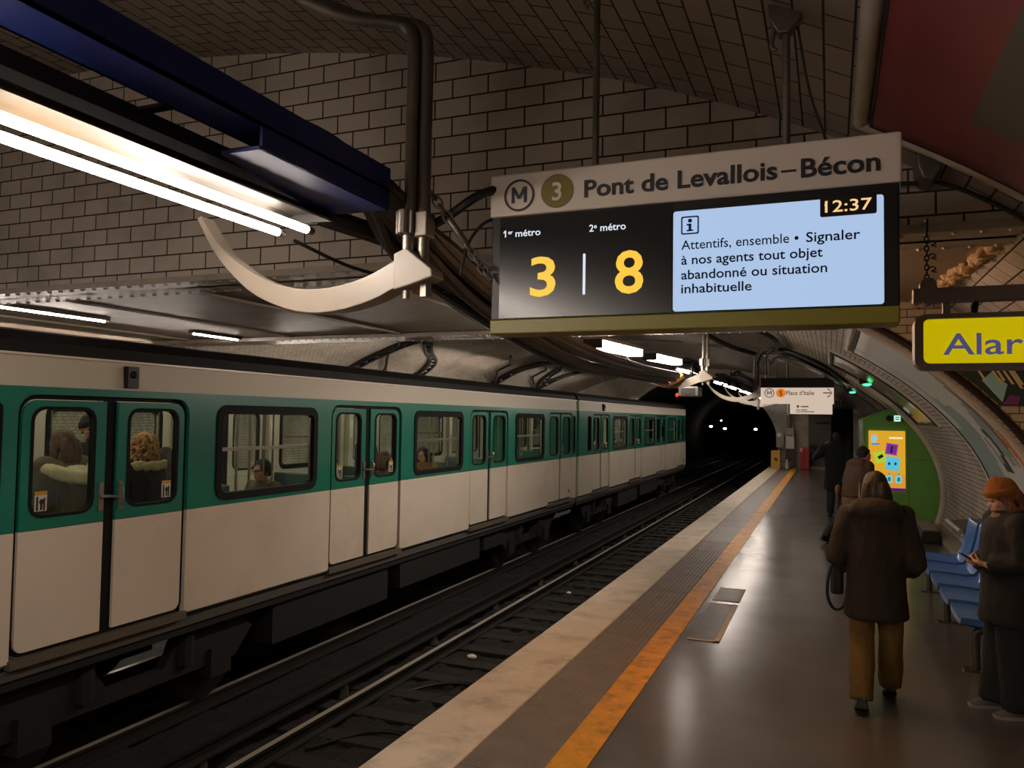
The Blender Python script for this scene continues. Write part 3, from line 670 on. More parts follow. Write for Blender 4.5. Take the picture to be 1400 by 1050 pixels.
# single cables near the bent pipe
for pts, r, lab in (
    ([(-1.85, 3.42, 2.93), (-1.72, 3.42, 2.99), (-1.58, 3.45, 3.08), (-1.45, 3.6, 3.16)], .024, 'thick black conduit rising from the bracket to the display'),
    ([(-1.80, 3.7, 2.74), (-1.76, 3.7, 2.9), (-1.68, 3.7, 3.0), (-1.6, 3.7, 3.03)], .009, 'thin black cable curving up behind the turnbuckle chain'),
    ([(-2.52, 3.25, 2.88), (-2.4, 3.6, 2.80), (-2.2, 4.0, 2.76), (-2.05, 4.4, 2.74)], .010, 'thin black cable leaving the end of the bright lamp'),
    ([(-2.30, 2.2, 3.18), (-2.12, 2.6, 3.235), (-2.04, 2.95, 3.21), (-2.02, 3.15, 3.08)], .022, 'black cable arching over the top of the blue tray'),
    ([(-2.35, 3.2, 2.99), (-2.2, 3.7, 2.95), (-2.1, 4.1, 2.86), (-2.08, 4.6, 2.78)], .055, 'thick black cable from the lamp end into the bundle')):
    tag(MB().tube(arc3(pts, 6), r, 8).build('cable', M_cable, smooth=True, loc=pts[0]), lab, 'cable')
# turnbuckle with chain between bracket pipe and display
t = thing('turnbuckle_chain', 'short chain with a turnbuckle slanting from the bent pipe to the display', 'chain', (-1.78, 3.34, 3.05))
A, B_ = Vector((-1.79, 3.34, 3.08)), Vector((-1.53, 3.45, 2.68))
def link(b, c, d, n_, r=.022, w=.0055):
    d = d.normalized(); s = n_.cross(d).normalized()
    pts = [c + d * (r * 1.5 * math.cos(q)) + s * (r * math.sin(q)) for q in [2 * PI * i / 10 for i in range(11)]]
    b.tube(pts, w, 6)
b = MB(); dv = B_ - A
for i in range(4): link(b, A + dv * (.02 + i * .09), dv, Vector((0, 1, 0)) if i % 2 else Vector((1, 0, .3)))
b.build('chain', M_darkgal, t, smooth=True); b = MB()
for i in range(5): link(b, A + dv * (.66 + i * .085), dv, Vector((0, 1, 0)) if i % 2 else Vector((1, 0, .3)))
b.build('chain', M_darkgal, t, smooth=True)
b = MB(); b.tube([A + dv * .30, A + dv * .33, A + dv * .6, A + dv * .63], [.008, .018, .018, .008], 8); b.build('turnbuckle', M_darkgal, t, smooth=True)

# ------------------------------------------------------------------ departure display
YS = 3.5
M_hdr = mat('sign_header', 'c6bbb0', .3, coat=.2)
M_ink = mat('sign_ink', '10121c', .5)
M_scr = mat('screen_black', '0b0b0c', .2, spec=.5)
M_olive = mat('olive_band', '6b6410', .4)
M_disp = glow('display_blue', 'b4cef2', .88)
M_dyel = glow('display_yellow', 'ffc83c', 1.0)
M_dwht = glow('display_white', 'e8f0ff', .9)
M_damb = glow('display_amber', 'ffcf8a', 1.0)
M_dink = mat('display_ink', '18243c', .9, spec=0)
t = thing('departure_display', 'hanging metro departure display with white header and lit screen', 'display sign', (-.64, YS, 2.4))
F = XZ(YS)
b = MB(); b.box(-1.535, .262, YS, YS + .17, 2.47, 2.98); b.build('casing', M_bmet, t, bevel=.006)
b = MB(); b.box(-1.542, .272, YS - .012, YS + .19, 2.975, 3.182); hd = b.build('header', M_hdr, t, bevel=.01)
b = MB(); b.plate(circ(-1.389, 3.071, .078), [circ(-1.389, 3.071, .068)], .004, XZ(YS - .014)); letter_m(b, XZ(YS - .014), -1.389, 3.034, .076, .076); b.build('metro_symbol', M_ink, hd)
b = MB(); b.plate(circ(-1.196, 3.074, .081), [], .004, XZ(YS - .014)); lo_ = b.build('line_disc', mat('line_olive', '6a5f18', .5), hd)
MB().text('3', XZ(YS - .017), -1.196, 3.030, .088, None, 'c', .004, .02).build('line_number', M_hdr, lo_)
b = MB(); b.text('Pont de Levallois', XZ(YS - .014), -1.062, 3.032, .082, .855, 'l', .004, .028); b.build('destination_lettering', M_ink, hd); b = MB(); b.text('Bécon', XZ(YS - .014), -.112, 3.028, .082, .303, 'l', .004, .028); b.build('destination_lettering', M_ink, hd); b = MB(); b.box(-.192, -.130, YS - .016, YS - .012, 3.056, 3.065); b.build('dash', M_ink, hd)
b = MB(); b.box(-1.49, -.655, YS - .004, YS + .01, 2.478, 2.968); sc = b.build('screen', M_scr, t)
b = MB(); b.box(-1.535, .262, YS - .01, YS + .17, 2.402, 2.472); b.build('lower_band', M_olive, t, bevel=.006)
Fs = XZ(YS - .006)
b = MB(); b.text('1', Fs, -1.463, 2.873, .034, None, 'l', .002, .01); b.prism([(-1.470, 2.898), (-1.461, 2.907), (-1.461, 2.900), (-1.470, 2.891)], Fs, 0, .002); b.text('er', Fs, -1.446, 2.887, .020, None, 'l', .002, .01); b.text('métro', Fs, -1.408, 2.872, .034, .128, 'l', .002, .01)
b.text('2', Fs, -1.038, 2.869, .034, None, 'l', .002, .01); b.text('e', Fs, -1.015, 2.883, .022, None, 'l', .002, .01); b.text('métro', Fs, -.985, 2.868, .034, .120, 'l', .002, .01); b.build('caption', M_dwht, sc)
b = MB(); b.text('3', Fs, -1.265, 2.581, .192, .128, 'c', .002, .02); b.build('minutes', M_dyel, sc); b = MB(); b.text('8', Fs, -.848, 2.576, .200, .132, 'c', .002, .02); b.build('minutes', M_dyel, sc)
b = MB(); b.plate(rrect(-1.067, -1.055, 2.575, 2.768, .005), [], .002, Fs); b.build('divider', M_dwht, sc)
b = MB(); b.plate(rrect(-.648, .204, 2.481, 2.929, .012), [], .006, XZ(YS - .004)); mp = b.build('message_panel', M_disp, t)
Fm = XZ(YS - .009)
M_info = mat('info_blue', '1b3f8c', .9, spec=0)
b = MB(); b.plate(rrect(-.613, -.535, 2.822, 2.903, .008), [rrect(-.607, -.541, 2.828, 2.897, .006)], .002, Fm); b.plate(circ(-.574, 2.883, .009, 14), [], .002, Fm); b.box(-.580, -.568, YS - .011, YS - .008, 2.838, 2.869); b.box(-.588, -.568, YS - .011, YS - .008, 2.862, 2.869); b.box(-.588, -.560, YS - .011, YS - .008, 2.836, 2.842); b.build('info_symbol', M_info, mp)
for body, x, z, w_, bo in (('Attentifs, ensemble', -.611, 2.755, .452, .004), ('•', -.138, 2.753, None, .02), ('Signaler', -.092, 2.753, .208, .014), ('à nos agents tout objet', -.611, 2.688, .584, .014), ('abandonné ou situation', -.611, 2.622, .601, .014), ('inhabituelle', -.611, 2.560, .300, .014)):
    MB().text(body, Fm, x, z, .043, w_, 'l', .002, bo).build('message_lettering', M_dink, mp)
b = MB(); b.plate(rrect(-.037, .178, 2.853, 2.936, .008), [], .004, XZ(YS - .009)); ck = b.build('clock_panel', M_scr, mp)
b = MB(); b.prism([(-.0195, 2.905), (-.008, 2.921), (-.008, 2.911), (-.0195, 2.897)], XZ(YS - .012), 0, .002); b.build('clock_digit_flag', M_damb, ck)
MB().text('12:37', XZ(YS - .012), -.018, 2.871, .050, .178, 'l', .002, .008).build('clock_digits', M_damb, ck)
for x, zt in ((-1.036, VN.z(-1.036)), (-.175, VN.z(-.175))):
    po = MB().tube([(x, YS + .08, 3.17), (x, YS + .08, zt + .02)], .0165, 10).build('hanger_pole', M_darkgal, t, smooth=True)
    b = MB(); b.prism([(x - .075, zt + .03), (x + .075, zt - .02), (x + .06, zt - .05), (x + .01, zt - .105), (x - .03, zt - .105), (x - .07, zt - .04)], lambda u, v, w: Vector((u, YS + .08 + w, v)), -.04, .04); b.tube(arc3([(x - .05, YS + .07, zt - .08), (x - .06, YS + .07, zt - .15), (x - .04, YS + .07, zt - .17)], 4), .012, 6); b.build('ceiling_shoe', M_darkgal, po, bevel=.006)
tag(MB().tube(arc3([(.0, YS + .1, 3.17), (-.08, YS + .14, 3.45), (-.13, YS + .1, VN.z(-.13) - .03)], 5), .006, 6).build('cable', M_cable, smooth=True, loc=(0, 3.6, 3.2)), 'thin black wire from the display up to its right ceiling shoe', 'cable')

# ------------------------------------------------------------------ yellow alarm sign hanging from chains
YA = 4.7
M_sgrey = mat('sign_grey', '7d736c', .45)
M_syel = glow('alarm_yellow', 'e4cc00', .66)
M_spur = glow('alarm_purple', '6a68a0', .45)
t = thing('alarm_sign', 'lit yellow alarm sign with purple lettering hanging from a grey bar', 'sign', (.75, YA, 2.28))
b = MB(); b.plate(rrect(.42, 1.32, 2.285, 2.582, .055), [rrect(.462, 1.28, 2.318, 2.556, .03)], .14, XZ(YA + .06)); fr = b.build('frame', M_sgrey, t, bevel=.004)
b = MB(); b.plate(rrect(.45, 1.29, 2.31, 2.565, .03), [], .08, XZ(YA + .06)); fa = b.build('face', M_syel, t)
MB().text('Alarme', XZ(YA + .016), .557, 2.366, .117, .62, 'l', .004, .012).build('lettering', M_spur, fa)
b = MB(); b.box(.415, 1.4, YA - .01, YA + .07, 2.645, 2.722); b.build('bar', M_sgrey, t, bevel=.004)
for x in (.575, 1.1): MB().box(x - .018, x + .018, YA + .01, YA + .05, 2.58, 2.65).build('post', M_sgrey, t)
for x in (.72, 1.2):
    MB().tube([(x, YA + .03, 2.65), (x - .015, YA + .03, 2.62), (x - .02, YA + .03, 2.58)], [.01, .02, .02], 8).build('cable_gland', M_black, t, smooth=True)
for x in (.487, 1.3):
    b = MB(); b.plate(rrect(x - .04, x + .04, 2.635, 2.775, .036), [], .1, XZ(YA + .03)); hk = b.build('hanger_plate', M_sgrey, t, bevel=.004)
    c = MB(); z = 2.76; i = 0
    while z < 3.04: link(c, Vector((x - .003, YA + .03, z)), Vector((0, 0, 1)), Vector((0, 1, 0)) if i % 2 else Vector((1, 0, 0)), .011, .004); z += .026; i += 1
    for zz in (2.83, 2.90, 2.97): c.tube(arc3([(x, YA + .03, zz), (x + .025, YA + .03, zz + .012), (x + .04, YA + .03, zz - .002), (x + .02, YA + .03, zz - .012), (x + .045, YA + .03, zz - .02)], 3), .004, 5)
    c.tube([(x, YA + .03, 3.03), (x, YA + .03, 3.1), (x, YA + .30, 3.13)], .006, 6)
    c.build('chain', M_bmet, hk, smooth=True)
# small shoe and conduit at the corner of the red poster
t = thing('ceiling_shoe', 'small grey cable shoe under the corner of the red poster', 'bracket', (.5, 4.66, 3.4))
b = MB(); b.prism([(.44, 3.47), (.57, 3.42), (.55, 3.36), (.52, 3.32), (.47, 3.33), (.445, 3.39)], lambda u, v, w: Vector((u, w, v)), 4.72, 4.98); b.build('body', M_darkgal, t, bevel=.008)
b = MB(); b.tube(arc3([(.30, 4.9, 3.36), (.45, 4.9, 3.35), (.6, 4.9, 3.33), (.9, 4.92, 3.16), (1.15, 4.92, 2.95)], 5), .012, 8); b.build('conduit', M_cable, t, smooth=True)

# ------------------------------------------------------------------ posters in rounded tile frames on the vaults
M_frame = mat('tile_frame', 'a89c8c', .25, var=.1, vscale=3)
M_fr2 = mat('tile_frame_pale', 'b8aea0', .22, var=.12, vscale=4, dirt='6a5e50', dscale=2)
def vault_poster(name, V, z0, z1, y0, y1, mats, paint, label, frame=.09, gap=.02, n=24, fmat=None, cat='poster'):
    t = thing(name, label, cat, ((V.x(z0) + V.x(z1)) / 2, (y0 + y1) / 2, z0))
    a0, a1 = V.ang(z0), V.ang(z1)
    def P(a, y, off): x, z = V.xc + V.a * math.cos(a), V.z0 + V.b * math.sin(a); nn = V.nrm(x, z); return Vector((x, y, z)) - nn * off
    b = MB(); my = 36
    for i in range(n + 1):
        for j in range(my + 1): b.v.append(P(a0 + (a1 - a0) * i / n, y0 + (y1 - y0) * j / my, .02))
    k = my + 1
    for i in range(n):
        for j in range(my):
            b.f.append((i * k + j, i * k + j + 1, (i + 1) * k + j + 1, (i + 1) * k + j)); b.m.append(paint((j + .5) / my, (i + .5) / n))
    so = b.build('sheet', mats, t, smooth=True); so.modifiers.new('thickness', 'SOLIDIFY').thickness = .012
    da = frame / V.a
    A = [a0 - da + (a1 - a0 + 2 * da) * i / 26 for i in range(27)]
    f = MB()
    for y in (y0 - frame * .6, y1 + frame * .6): f.tube([P(a, y, .0) for a in A], frame * .55, 10)
    for a in (A[0], A[-1]): f.tube([P(a, y0 - frame * .6 + (y1 - y0 + frame * 1.2) * i / 8, .0) for i in range(9)], frame * .55, 10)
    f.build('frame', fmat or M_frame, t, smooth=True)
    g = MB()
    for y in (y0 - .005, y1 + .005): g.tube([P(a0 + (a1 - a0) * i / 20, y, .025) for i in range(21)], gap, 6)
    for a in (a0, a1): g.tube([P(a, y0 + (y1 - y0) * i / 8, .025) for i in range(9)], gap, 6)
    g.build('edge', M_black, t, smooth=True)
    return t
red, grey = mat('poster_red', '6e282a', .5, var=.1, vscale=2), mat('poster_grey', '4a443e', .55)
vault_poster('red_poster', VN, 1.6, 3.60, .6, 4.52, [red, grey], lambda u, v: 1 if (u < .85 and v < .88) else 0, 'big dark red poster with a grey panel high on the vault beside the display', gap=.012)
pale, art, brown, ink2, org = mat('poster_pale', 'a8a69c', .5), mat('poster_teal', '70807c', .5), mat('poster_brown', '6e4a34', .5), mat('poster_ink', '2c2a2a', .5), mat('poster_rust', 'a85a30', .5)
rndp = random.Random(4)
def paint_big(u, v):
    q = noise.noise(Vector((u * 5, v * 3.2, 1.3))); w = noise.noise(Vector((u * 11, v * 9, 5.1)))
    if u < .16: return 2 if q > .0 else (4 if v < .5 and w > -.1 else 0)
    if .30 < u < .48 and .28 < v < .50 and w > -.12: return 3
    if u > .75: return 1 if q > -.1 else 0
    return 1 if q > .18 else 0
vault_poster('big_poster', VF, .82, 2.98, 8.75, 11.55, [pale, art, brown, ink2, org], paint_big, 'huge pale poster with dark figures curving up the vault behind the woman in the beanie', frame=.10, fmat=M_fr2)
# second and third frames further along, dark edged and empty
def paint_far(u, v): return 1 if noise.noise(Vector((u * 4, v * 4, 2.2))) > .1 else 0
vault_poster('far_poster', VF, 2.0, 3.12, 13.3, 16.0, [mat('poster_mirror', '8d8474', .18, .3), mat('poster_dim', '5c5448', .3)], paint_far, 'shiny poster frame high on the vault above the green booth', frame=.07, gap=.035)
vault_poster('far_poster', VF, 2.3, 3.2, 19.2, 22.6, [mat('poster_mirror', '8d8474', .18, .3), mat('poster_dim', '5c5448', .3)], paint_far, 'shiny poster frame high on the vault beyond the green booth', frame=.07, gap=.035)
# striped poster on the ring wall
t = thing('striped_poster', 'poster with pale slanted stripes and a bright blue patch under the alarm sign', 'poster', (1.5, 8.25, 2.2))
Fr = XZ(8.285)
MB().prism([(VF.x(z) + .07, z) for z in (2.17, 2.3, 2.45, 2.6)] + [(2.1, 2.6), (2.1, 2.17)], lambda u, v, w: Vector((u, w, v)), 8.225, 8.248).build('sheet', mat('poster_dark_green', '20342a', .4, coat=.3), t)
b = MB()
for i in range(15):
    x = 1.22 + i * .055; L = .10 + .1 * abs(math.sin(i * 1.3)); zc = 2.46 + .03 * math.sin(i)
    b.prism([(x, zc + L * .7), (x + .022, zc + L * .7), (x + L * .75 + .022, zc - L * .6), (x + L * .75, zc - L * .6)], lambda u, v, w: Vector((u, w, v)), 8.218, 8.224)
b.build('stripes', mat('poster_cream', 'd8ccaa', .5), t)
b = MB(); b.prism([(1.28, 2.40), (1.36, 2.48), (1.48, 2.36), (1.44, 2.20)], lambda u, v, w: Vector((u, w, v)), 8.220, 8.223); b.build('blue_patch', mat('poster_cyan', '9ad0d8', .5), t)
b = MB(); b.prism([(1.44, 2.18), (1.50, 2.27), (1.58, 2.25), (1.56, 2.18)], lambda u, v, w: Vector((u, w, v)), 8.219, 8.222); b.build('violet_patch', mat('poster_violet', '7a3a8a', .5), t)
# dark conduit round the ring wall edge
b = MB(); b.tube([(x - .0, 8.235, z) for x, z in VF.pts(VF.ang(.6), VF.ang(3.1), 30)], .035, 8); o = b.build('conduit', mat('dark_rust', '33201c', .35, .4), smooth=True, loc=(1.4, 8.24, 2)); tag(o, 'dark rust coloured conduit curving down the edge of the vault beside the big poster', 'conduit')
# crumbling plaster where the low ceiling meets the vault
b = MB(); rnd = random.Random(8)
for i in range(60):
    y = 5.6 + i * .045; b.ell((1.0 - .004 * i + rnd.uniform(-.04, .04), y, 3.13 + rnd.uniform(-.03, .03)), .05, .05, .035, n=7, k=5)
b.build('plaster_edge', mat('plaster', 'b0906e', .9, bump=.8, bscale=25), remesh=.016, smit=1, wrinkle=.02, wscale=22, loc=(1, 6, 3.1), kind='structure')
# white rounded frame round the green booth
b = MB()
P = [(x - .03, z) for x, z in VF.pts(VF.ang(.09), VF.ang(2.95), 30)]
b.tube([(x, 16.85, z) for x, z in P], .075, 10); b.build('trim_4', M_fr2, smooth=True, kind='structure')
# ------------------------------------------------------------------ green booth with a lit advertising screen
M_green = mat('booth_green', '66a046', .45, var=.06, vscale=2)
t = thing('green_booth', 'bright green booth with a lit orange screen against the curved wall', 'booth', (1.2, 17, 0))
prof = [(.60, .12), (.60, 2.06)] + [(.9, 2.20), (1.16, 2.30)] + [(VF.x(z) - .09, z) for z in [2.26, 2.0, 1.7, 1.4, 1.1, .8, .5, .25, .12]]
b = MB(); b.plate(prof, [], 2.6, lambda u, v, w: Vector((u, 18.3 + w, v))); b.build('body', M_green, t, bevel=.01)
b = MB(); b.prism([(.63, 0), (.63, .12), (1.86, .12), (1.86, 0)], lambda u, v, w: Vector((u, w, v)), 17.04, 19.5); b.build('base', mat('booth_base', '4a4038', .6), t)
b = MB(); b.box(1.395, 1.405, 16.994, 17.01, .3, 1.9); b.box(1.40, 1.95, 16.994, 17.01, 1.30, 1.308); b.build('panel_joint', mat('booth_joint', '41702e', .6), t)
for x in (.56, .60): MB().box(x - .012, x + .012, 16.98, 17.03, .25, 1.95).build('edge_gleam', mat('edge_gleam', 'c8dcd0', .2, .6), t)  # pale strips stand in for glossy reflections on the booth side
sc = MB().box(.70, 1.345, 16.965, 17.0, .68, 1.845).build('advert_screen', glow('advert_orange', 'f2b42a', .8), t)
Fb = XZ(16.962)
def flat(x0, x1, z0, z1, name, col, s=.8, rot=0, par=None, w=.002, lay=0):
    c, h, k = Vector(((x0 + x1) / 2, 0, (z0 + z1) / 2)), (x1 - x0) / 2, (z1 - z0) / 2
    q = Matrix.Rotation(rot, 3, 'Y'); b_ = MB(); b_.obox(Vector((c.x, 16.962 - .002 * lay, c.z)), q @ Vector((h, 0, 0)), Vector((0, .001, 0)), q @ Vector((0, 0, k)))
    return b_.build(name, glow('advert_' + col, col, s), par or sc)
flat(.70, 1.345, .68, .74, 'bottom_bar', '6a1a90', .5)
flat(.95, 1.345, .74, 1.0, 'warm_area', 'f0a838', .75)
for i, w_ in enumerate((.10, .12, .09)): flat(.745, .745 + w_, 1.72 - .055 * i, 1.765 - .055 * i, 'headline_block', '9adcf0', .8)
flat(.75, .90, 1.57, 1.60, 'headline_block', '3a9ad8', .8); flat(1.06, 1.30, 1.69, 1.725, 'caption_block', 'fff0d0', .9)
p_ = flat(1.0, 1.21, 1.38, 1.60, 'purple_card', 'b050c0', .7, .15, lay=1); flat(1.02, 1.19, 1.40, 1.58, 'card_picture', '8a3aa8', .6, .15, p_, lay=2); flat(1.09, 1.12, 1.42, 1.55, 'card_figure', '301040', .3, .1, p_, lay=3); 
p_ = flat(.80, 1.0, 1.22, 1.44, 'lime_card', 'c0e040', .8, -.2, lay=1); flat(.86, .96, 1.31, 1.37, 'card_figure', '382810', .3, -.6, p_, lay=2)
p_ = flat(1.0, 1.24, 1.08, 1.34, 'blue_card', '60d0f0', .8, .12, lay=2)
for dx in (-.06, .05): b_ = MB(); b_.ell((1.12 + dx, 16.952, 1.21), .022, .003, .03, n=10, k=6); b_.build('card_figure', glow('advert_navy', '1a4a80', .4), p_)
for i in range(3):
    p_ = flat(.84 + .165 * i, .95 + .165 * i, .84, .98, 'app_tile', '8ae0e8', .8, lay=1); flat(.87 + .165 * i, .92 + .165 * i, .87, .95, 'tile_mark', '2a90b0', .6, 0, p_, lay=2); flat(.875 + .165 * i, .915 + .165 * i, 1.0, 1.03, 'tile_mark', '60c0d0', .6, 0, p_, lay=2)
ex = thing('exit_light', 'small lit white square light box at the top of the green booth', 'light box', (1.2, 16.95, 2.1)); MB().box(1.14, 1.27, 16.93, 16.99, 2.02, 2.155).build('case', M_white, ex); MB().box(1.15, 1.26, 16.922, 16.93, 2.03, 2.145).build('lit_face', glow('exit_face', 'c8ffe8', 1.0), ex)
b = MB(); b.box(1.17, 1.24, 16.918, 16.922, 2.10, 2.12); b.box(1.17, 1.24, 16.918, 16.922, 2.06, 2.08); b.build('bars', mat('exit_bars', '7ab89a', .6), ex)
sp = thing('loudspeaker', 'small dark round speaker beside the white light box on the booth', 'speaker', (1.07, 16.95, 2.1)); MB().tube([(1.07, 17.0, 2.09), (1.07, 16.95, 2.09)], .06, 14).build('body', M_black, sp, smooth=True); MB().tube([(1.07, 16.95, 2.09), (1.07, 16.945, 2.09)], .045, 12).build('grille', M_bmet, sp)
for k, (y, x, lab) in enumerate(((15.6, .62, 'green glowing exit lamp on the vault, the nearer and higher one'), (21.5, .52, 'green glowing exit lamp on the vault, the farther and lower one'))):
    z = VF.z(x) - .08; t = thing('exit_lamp', lab, 'lamp', (x, y, z)); MB().box(x - .13, x + .13, y - .03, y + .03, z - .0, z + .1).build('case', M_bmet, t); b = MB(); b.ell((x, y, z - .01), .075, .045, .03, n=10, k=6); b.build('lens', glow('exit_green', '40ff90', 3.0), t, smooth=True)

# ------------------------------------------------------------------ far end: direction signs, boards, boxes
M_lit = glow('sign_lit', 'ffe6d0', .62)
M_grey = mat('lettering_grey', 'a89e94', .8, spec=0)
t = thing('direction_sign', 'lit direction sign with an orange line disc and an arrow', 'sign', (-.8, 22, 2.46)); F = XZ(22.0)
MB().box(-1.723, .09, 22.0, 22.16, 2.89, 3.15).build('casing', mat('sign_case', '2a2626', .5), t, bevel=.01)
fo = MB().box(-1.723, .09, 21.985, 22.16, 2.465, 2.89).build('face', M_lit, t, bevel=.01)
Ft = XZ(21.982)
b = MB(); b.plate(circ(-1.50, 2.75, .125), [circ(-1.50, 2.75, .105)], .004, Ft); letter_m(b, Ft, -1.50, 2.69, .12, .12); b.build('metro_symbol', M_grey, fo)
b = MB(); b.plate(circ(-1.21, 2.75, .12), [], .004, Ft); di = b.build('line_disc', glow('disc_orange', 'ff8a28', .7), fo); MB().text('5', XZ(21.978), -1.21, 2.685, .13, None, 'c', .004, .02).build('line_number', mat('num5', '8a4a18', .8), di)
MB().text("Place d'Italie", Ft, -1.075, 2.70, .115, .69, 'l', .004, .012).build('lettering', M_grey, fo)
b = MB(); b.box(-.17, .04, 21.978, 21.983, 2.742, 2.768)
for s in (1, -1): b.prism([(.055, 2.755), (.045, 2.755 + s * .02), (-.05, 2.755 + s * .12), (-.07, 2.755 + s * .10)], lambda u, v, w: Vector((u, w, v)), 21.978, 21.983)
b.build('arrow', mat('arrow_ink', '2a2420', .8), fo)
for x in (-1.79, -1.05): MB().tube([(x, 22.08, 2.3 if x < -1.5 else 3.14), (x, 22.08, VF.z(x))], .03, 8).build('hanger_pole', M_white, t, smooth=True)
MB().tube([(-1.95, 22.08, 2.66), (-1.72, 22.08, 2.66)], .03, 8).build('side_arm', M_white, t, smooth=True)
t = thing('direction_sign', 'smaller lit direction sign just below and behind the arrow sign', 'sign', (-.55, 26, 2.23))
fo = MB().box(-1.16, .064, 26.0, 26.15, 2.235, 2.62).build('face', M_lit, t, bevel=.01); Ft = XZ(25.996)
b = MB(); b.plate(circ(-.93, 2.33, .055), [circ(-.93, 2.33, .035)], .004, Ft); b.plate(circ(-.93, 2.47, .04), [], .004, Ft); b.build('line_symbol', M_grey, fo)
b = MB(); b.box(-.85, -.62, 25.992, 25.997, 2.45, 2.485); b.box(-.85, -.66, 25.992, 25.997, 2.35, 2.375); b.box(-.85, -.46, 25.992, 25.997, 2.295, 2.32); b.build('lettering', M_grey, fo)
MB().tube([(-1.22, 26.05, 2.2), (-1.22, 26.05, VF.z(-1.2))], .03, 8).build('hanger_pole', M_white, t, smooth=True); MB().tube([(-1.24, 26.05, 2.4), (-1.15, 26.05, 2.4)], .03, 8).build('side_arm', M_white, t, smooth=True)
# pier at the platform end
t = thing('wall_board', 'grey notice panel on the wall beside the passage at the platform end', 'panel', (-.45, 35.98, 1))
MB().box(-.86, .02, 35.93, 36.0, .12, 2.55).build('board', mat('grey_panel', '5a544c', .6, var=.1), t); MB().box(-.55, .02, 35.91, 35.93, 1.9, 2.0).build('rail', M_bmet, t)
t = thing('notice_post', 'slim post with pale notice boards by the tunnel mouth', 'post', (-1.6, 35.2, 0))
MB().tube([(-1.60, 35.3, 0), (-1.60, 35.3, 2.5)], .09, 12).build('pole', mat('post_grey', '7a7066', .5), t, smooth=True)
MB().box(-1.735, -1.412, 35.16, 35.2, .86, 1.38).build('white_board', mat('board_white', 'd8cec2', .6), t); MB().box(-1.74, -1.42, 35.17, 35.2, 1.42, 1.72).build('upper_board', mat('board_grey', 'a89e92', .6), t)
MB().box(-1.75, -1.4, 35.18, 35.24, .30, .84).build('lower_box', mat('box_dark', '3a3632', .6), t)
t = thing('mirror_board', 'leaning pale glossy board left of the notice post at the tunnel mouth', 'board', (-2.0, 35.4, .8))
b = MB(); b.prism([(-2.15, 1.68), (-1.98, 1.70), (-1.83, 1.45), (-1.83, .86), (-2.13, .90)], lambda u, v, w: Vector((u, w, v)), 35.36, 35.42); b.build('sheet', mat('board_gloss', '98948a', .2, .2), t); b = MB(); b.box(-2.10, -1.93, 35.345, 35.36, 1.35, 1.5); b.build('upper_print', mat('board_bright', 'd8d8cc', .5), t); MB().tube([(-1.98, 35.42, 0), (-1.98, 35.42, .9)], .02, 8).build('post', M_bmet, t, smooth=True)
t = thing('caution_board', 'yellow folding caution board standing at the end of the platform edge', 'caution board', (-2.13, 34.9, 0))
for s, nm in ((-1, 'front_leaf'), (1, 'rear_leaf')):
    b = MB(); b.loft([[Vector((-2.31, 34.9 + s * .16, .012)), Vector((-1.95, 34.9 + s * .16, .012)), Vector((-1.95, 34.9 + s * .13, .012)), Vector((-2.31, 34.9 + s * .13, .012))], [Vector((-2.31, 34.9 + s * .03, .78)), Vector((-1.95, 34.9 + s * .03, .78)), Vector((-1.95, 34.9 + s * .005, .78)), Vector((-2.31, 34.9 + s * .005, .78))]])
    lf = b.build(nm, mat('caution_yellow', 'c8941a', .5), t)
    if s < 0: b = MB(); b.prism([(-2.20, .46), (-2.06, .46), (-2.06, .32), (-2.13, .34)], lambda u, v, w: Vector((u, w + (.78 - v) * -.0, v)), 34.79 - .005, 34.82); b.build('pictogram', mat('caution_ink', '3a1a10', .6), lf)
t = thing('red_cabinet', 'narrow red cabinet standing against the end wall', 'cabinet', (-1.0, 35.3, 0))
MB().box(-1.18, -.82, 35.2, 35.5, .03, .93).build('body', mat('cabinet_red', 'b03038', .45), t, bevel=.01); MB().box(-1.17, -1.09, 35.19, 35.2, .74, .90).build('label_plate', mat('plate_pale', 'e0c8c0', .6), t); b = MB(); b.box(-1.02, -.995, 35.18, 35.2, .1, .85); b.build('door_edge', mat('cabinet_dark', '701820', .5), t); MB().box(-1.16, -.84, 35.22, 35.48, 0, .03).build('plinth', M_black, t)
t = thing('dark_box', 'dark box on the wall above the red cabinet, right of it', 'box', (-.7, 35.8, .9)); MB().box(-.80, -.48, 35.6, 35.93, .86, 1.02).build('body', M_black, t, bevel=.02); MB().box(-.70, -.6, 35.59, 35.6, .9, .96).build('plate', M_bmet, t)
t = thing('white_cone', 'small pale cone at the foot of the notice post', 'cone', (-1.68, 34.95, 0)); MB().tube([(-1.68, 34.95, .03), (-1.68, 34.95, .42)], [.09, .03], 12).build('body', mat('cone_white', 'c8beb0', .5), t, smooth=True); MB().box(-1.79, -1.57, 34.84, 35.06, 0, .03).build('foot', M_black, t)
# stair and railing seen through the passage
t = thing('stair', 'dim stair rising inside the passage at the platform end', 'stair', (.5, 37, 0))
for i in range(8): MB().box(.1, .85, 36.5 + .3 * i, 36.8 + .3 * i, 0, .17 * (i + 1)).build('step', M_conc, t)
t = thing('overhead_rack', 'row of dark cables in a wall rack above the passage', 'cable rack', (.45, 35.9, 2.7)); MB().box(.1, .95, 35.75, 35.98, 2.56, 2.62).build('shelf', M_bmet, t)
for i in range(8): MB().tube(arc3([(.12 + .11 * i, 35.8, 2.62), (.14 + .11 * i, 35.78, 2.75), (.12 + .11 * i, 35.8, 2.86 + .03 * (i % 3))], 3), .035, 6).build('cable', M_cable, t, smooth=True)
